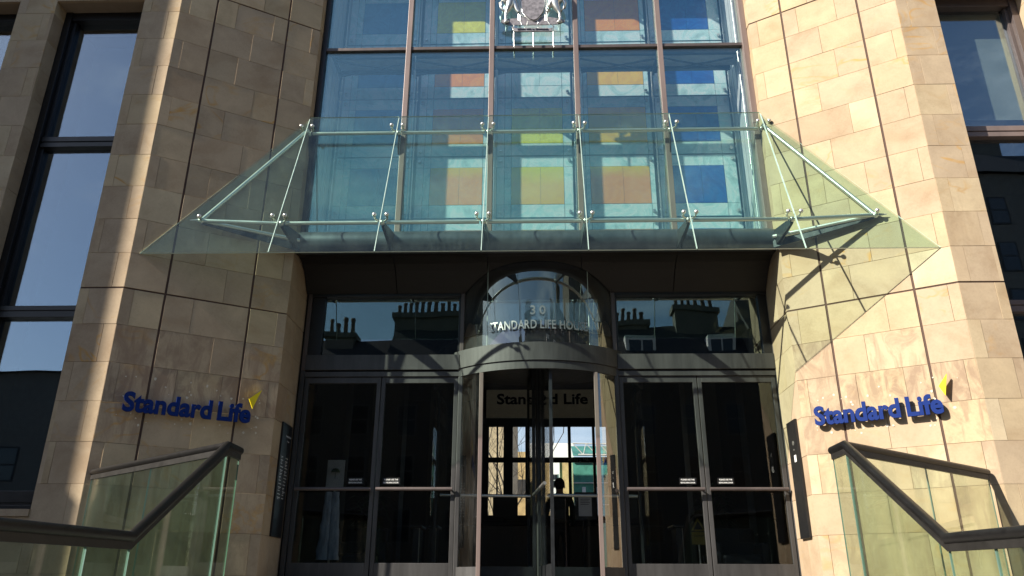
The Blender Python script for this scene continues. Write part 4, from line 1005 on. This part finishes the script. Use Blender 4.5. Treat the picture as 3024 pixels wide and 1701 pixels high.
# the person at the desk, seen from behind
pe = empty('person', (0.47, 14.15, 1.755)); tag(pe, 'person seen from behind wearing a dark jacket and grey backpack at the reception desk', 'person')
px, py, pz = 0.47, 14.15, 1.757
V = []; E = []; Rr = []
def av(x, y, z, r, par=None):
    V.append((px + x, py + y, pz + z)); Rr.append(r)
    if par is not None: E.append((par, len(V) - 1))
    return len(V) - 1
pel = av(0, 0, 0.95, (0.16, 0.12)); wa = av(0, 0, 1.10, (0.14, 0.105), pel); chs = av(0, -0.01, 1.30, (0.175, 0.12), wa); shd = av(0, 0, 1.42, (0.14, 0.09), chs); nk = av(0, 0.02, 1.50, 0.058, shd); hd0 = av(0, 0.04, 1.60, (0.078, 0.092), nk); hd1 = av(0, 0.045, 1.68, (0.08, 0.095), hd0); hd2 = av(0, 0.04, 1.74, (0.05, 0.06), hd1)
for s in (-1, 1):
    a = av(s * 0.185, 0, 1.40, 0.062, shd); b_ = av(s * 0.245, -0.01, 1.12, 0.048, a); c_ = av(s * 0.22, 0.18, 0.98, 0.036, b_); h_ = av(s * 0.20, 0.27, 0.99, (0.030, 0.018), c_)
    for k in range(4): f0 = av(s * 0.20 + (k - 1.5) * 0.017, 0.32, 0.985, 0.0085, h_); f1 = av(s * 0.20 + (k - 1.5) * 0.019, 0.32 + (0.042, 0.05, 0.046, 0.036)[k], 0.972, 0.0075, f0)
    th = av(s * 0.165, 0.295, 0.98, 0.010, h_)
    l = av(s * 0.095, 0, 0.86, 0.092, pel); kn = av(s * 0.10, 0.015, 0.50, 0.062, l); an = av(s * 0.105, 0, 0.10, 0.042, kn); ft = av(s * 0.11, 0.12, 0.045, 0.038, an); tt = av(s * 0.11, 0.2, 0.035, 0.026, ft)
def skin_build():
    bm = bmesh.new(); lay = bm.verts.layers.skin.verify(); bvs = [bm.verts.new(v) for v in V]
    for a, b2 in E: bm.edges.new((bvs[a], bvs[b2]))
    for bv, r in zip(bvs, Rr): bv[lay].radius = r if isinstance(r, tuple) else (r, r)
    bvs[0][lay].use_root = True
    me = bpy.data.meshes.new('body'); bm.to_mesh(me); bm.free()
    o = bpy.data.objects.new('body', me); C.objects.link(o)
    o.modifiers.new('s', 'SKIN'); sb = o.modifiers.new('u', 'SUBSURF'); sb.levels = 2; sb.render_levels = 2
    dg = bpy.context.evaluated_depsgraph_get(); dg.update(); ev = bpy.data.meshes.new_from_object(o.evaluated_get(dg)); bpy.data.objects.remove(o)
    for x in ('skin', 'jacket', 'trousers'): ev.materials.append(M[x])
    for p in ev.polygons:
        c = p.center; z = c.z - pz; yy = c.y - py
        p.use_smooth = True
        p.material_index = 2 if z < 0.92 and yy < 0.22 and abs(c.x - px) < 0.19 else 0 if z > 1.475 or (yy > 0.21 and z > 0.9) else 1
    o = bpy.data.objects.new('body', ev); C.objects.link(o); o.parent = pe; o.matrix_parent_inverse = Matrix.Translation(-pe.location)
skin_build()
b = MB(); b.sphere((px, py + 0.02, pz + 1.665), 0.108, 16, sc3=(0.90, 1.05, 1.05)); b.build('hair', 'hair', pe)
for s in (-1, 1): b = MB(); b.sphere((px + s * 0.093, py + 0.05, pz + 1.62), 0.026, 8, sc3=(0.4, 0.8, 1.2)); b.build('ear', 'skin', pe)
b = MB(); b.box((px - 0.15, py - 0.30, pz + 0.98), (px + 0.15, py - 0.13, pz + 1.42)); b.build('backpack', 'pack', pe, bevel=0.06)
b = MB(); b.box((px - 0.11, py - 0.345, pz + 1.02), (px + 0.11, py - 0.30, pz + 1.20)); b.build('backpack_pocket', 'pack', pe, bevel=0.02)

# ================================================================== COURTYARD seen through the lobby
o = empty('rubble_building', (-6, 38, 0)); tag(o, 'sunlit rubble stone building seen through the lobby glass', 'building')
b = MB(); b.box((-12, 38, 0), (-1.05, 44, 10.6)); b.build('wall', 'rubble', o)
b = MB(); b.slab([Vector((-12, 37.8, 10.6)), Vector((-1.0, 37.8, 10.6)), Vector((-1.0, 41, 13)), Vector((-12, 41, 13))], (0, 0, 0.2)); b.build('roof', 'slate', o)
b = MB(); b.box((-1.05, 37.9, 0), (-0.75, 38.4, 9.6)); b.build('chimney_breast', 'soot', o)
o = empty('golden_stone_building', (0, 48, 0)); tag(o, 'golden ashlar building with a white bay seen through the lobby glass', 'building')
b = MB(); b.box((-3.5, 48, 0), (2.45, 54, 9.6)); b.build('wall', 'courtstone', o)
b = MB(); b.box((-0.2, 47.8, 9.2), (2.5, 48.0, 10.1)); b.box((1.0, 47.9, 0), (1.62, 47.99, 9.2)); b.build('white_bay', 'whitepaint', o)
for z in (7.5, 5.0):
    b = MB(); b.box((1.12, 47.86, z), (1.5, 47.9, z + 0.75)); f = b.build('window', 'wframe', o)
    b = MB(); [b.box((1.14 + 0.18 * i, 47.84, z + 0.04 + 0.36 * j), (1.29 + 0.18 * i, 47.86, z + 0.33 + 0.36 * j)) for i in range(2) for j in range(2)]; b.build('pane', 'darkpane', f)
b = MB(); b.box((-3.5, 47.8, 0), (-0.3, 48, 7.9)); b.build('slate_lean_to', 'slate', o)
b = MB(); b.box((-1.4, 47.6, 0), (-0.35, 47.8, 6.9)); b.build('lower_wall', 'courtstone', o)
o = empty('green_glass_building', (5, 45, 0)); tag(o, 'green glazed building with a white roof truss seen through the lobby glass', 'building')
b = MB(); b.box((2.3, 45, 0), (8, 50, 8.8)); b.build('glazing', 'greenpane', o)
b = MB()
b.tube([(2.3, 44.8, 9.55), (8, 44.8, 9.45)], 0.04, 6); b.tube([(2.6, 44.8, 8.9), (8, 44.8, 8.85)], 0.05, 6)
for i in range(7): b.tube([(2.3 + i * 0.75, 44.8, 9.55), (2.9 + i * 0.75, 44.8, 8.9)], 0.03, 6); b.tube([(2.9 + i * 0.75, 44.8, 8.9), (3.05 + i * 0.75, 44.8, 9.5)], 0.025, 6)
b.build('roof_truss', 'wframe', o)
b = MB(); b.slab([Vector((2.3, 44.9, 8.85)), Vector((8, 44.9, 8.85)), Vector((8, 46.9, 9.7)), Vector((2.3, 46.9, 9.7))], (0, 0, 0.05)); b.build('glass_roof', 'greenpane', o)
for i in range(5):
    b = MB(); b.box((2.9 + i * 0.75 - 0.12, 44.9, 2.0), (2.9 + i * 0.75 + 0.08, 44.97, 7.1)); b.build('pale_blind', 'white', o)
b = MB(); [b.box((2.3, 44.88, z), (8, 44.95, z + 0.06)) for z in (4.9, 6.1, 7.3, 8.5)]; b.build('glazing_bar', 'wframe', o)
o = empty('bare_tree', (-0.9, 32, 0)); tag(o, 'leafless tree with fine branches in the courtyard behind the lobby', 'tree')
tk = MB(); rr = random.Random(11)
def limb(p, d, r, depth):
    n = 4; pts = [Vector(p)]; rad = [r]
    for i in range(n):
        d = (d + Vector((rr.uniform(-.25, .25), rr.uniform(-.25, .25), rr.uniform(-.05, .2)))).normalized(); pts.append(pts[-1] + d * (0.16 + 0.22 * depth)); rad.append(r * (1 - 0.14 * (i + 1)))
    tk.tube(pts, r, 5, radii=rad, caps=False)
    if depth > 0:
        for i in range(3 if depth > 1 else 4):
            q = pts[rr.randint(1, n)]; limb(q, (d + Vector((rr.uniform(-1, 1), rr.uniform(-1, 1), rr.uniform(-0.1, .8)))).normalized(), r * 0.55, depth - 1)
limb((-1.1, 32, 0), Vector((0, 0, 1)), 0.12, 0)
for i in range(5): limb((-1.05, 32, 1.2 + i * 1.0), Vector((rr.uniform(-.5, .9), rr.uniform(-.3, .3), 0.9)).normalized(), 0.035, 4)
tk2 = MB(); tk2.tube([(-1.1, 32, 0), (-1.0, 32, 3), (-1.05, 32, 6)], 0.12, 8, radii=[0.10, 0.07, 0.04]); tk2.build('trunk', 'bark', o); tk.build('crown', 'bark', o)

# ================================================================== TENEMENTS across the street (they stand behind the camera and show in the glass)
def tenement(x0, x1, eaves, ridge, stacks, label, y=-26.0, dormers=(), fr='sashdull'):
    o = empty('tenement_building', ((x0 + x1) / 2, y, 0)); tag(o, label, 'building', 'tenements across the street')
    b = MB(); b.box((x0, y - 12, 0), (x1, y, eaves)); b.build('wall', 'soot', o)
    b = MB(); e = 0.35; ym = y - 2.6
    b.idx([(x0, y + e, eaves), (x1, y + e, eaves), (x1, ym, ridge), (x0, ym, ridge), (x1, y - 12 - e, eaves), (x0, y - 12 - e, eaves)], [(0, 1, 2, 3), (3, 2, 4, 5), (0, 3, 5), (1, 4, 2)]); b.build('roof', 'slate', o)
    for (cx, w_, yy, zt_) in stacks:
        b = MB(); b.box((cx - w_ / 2, yy - 0.6, eaves - 1), (cx + w_ / 2, yy + 0.6, zt_)); b.box((cx - w_ / 2 - 0.18, yy - 0.78, zt_ - 0.35), (cx + w_ / 2 + 0.18, yy + 0.78, zt_ + 0.002)); c = b.build('chimney', 'soot', o)
        n = max(3, int(w_ / 0.42))
        for i in range(n):
            p = MB(); xx = cx - w_ / 2 + (i + 0.5) * w_ / n; h = random.uniform(0.75, 1.15); p.lathe((xx, yy, zt_), [(0.15, 0), (0.12, h * 0.8), (0.16, h * 0.85), (0.15, h), (0.02, h)], 10); p.build('chimney_pot', 'potclay', c)
    nw = int((x1 - x0) / 2.6)
    for i in range(nw):
        for k in range(int((eaves - 1.2) / 3.2)):
            wx = x0 + (i + 0.5) * (x1 - x0) / nw; z = 1.0 + 3.2 * k
            b = MB(); b.box((wx - 0.6, y, z), (wx + 0.6, y + 0.04, z + 2.0)); f = b.build('window', fr, o)
            b = MB(); b.box((wx - 0.5, y + 0.04, z + 0.1), (wx + 0.5, y + 0.05, z + 0.95)); b.box((wx - 0.5, y + 0.04, z + 1.05), (wx + 0.5, y + 0.05, z + 1.9)); b.build('pane', 'darkpane', f)
    for dx in dormers:
        b = MB(); b.box((dx - 0.9, y - 2.4, eaves), (dx + 0.9, y - 0.5, eaves + 1.9)); d_ = b.build('dormer', 'wframe', o)
        b = MB(); b.box((dx - 0.7, y - 0.5, eaves + 0.3), (dx - 0.05, y - 0.48, eaves + 1.6)); b.box((dx + 0.05, y - 0.5, eaves + 0.3), (dx + 0.7, y - 0.48, eaves + 1.6)); b.build('pane', 'darkpane', d_)
tenement(-60, -24, 13.9, 14.0, [(-30, 2.6, -31, 16.0), (-42, 2.6, -31, 16)], 'low sooty tenement with chimneys across the street', fr='slate')
tenement(-24, -9.5, 14.4, 17.7, [(-13.2, 1.9, -28.5, 18.1), (-19, 2.2, -31, 16)], 'sooty tenement with a short chimney across the street')
tenement(-9.5, 3.0, 15.4, 18.8, [(-7.2, 4.8, -28.8, 19.5)], 'sooty tenement with a long row of chimney pots across the street')
tenement(3.0, 14.0, 15.4, 18.5, [(6.6, 2.6, -29, 18.9), (11.2, 2.9, -28.6, 19.8)], 'sooty tenement with dormers across the street', dormers=(7.2, 12.4))
tenement(14.0, 26, 17.5, 21.0, [(17, 2.8, -30, 23)], 'taller sooty tenement across the street', dormers=(19,), fr='slate')
tenement(26, 60, 27.0, 30.0, [(32, 3, -30, 32)], 'tallest sooty block across the street', fr='slate')
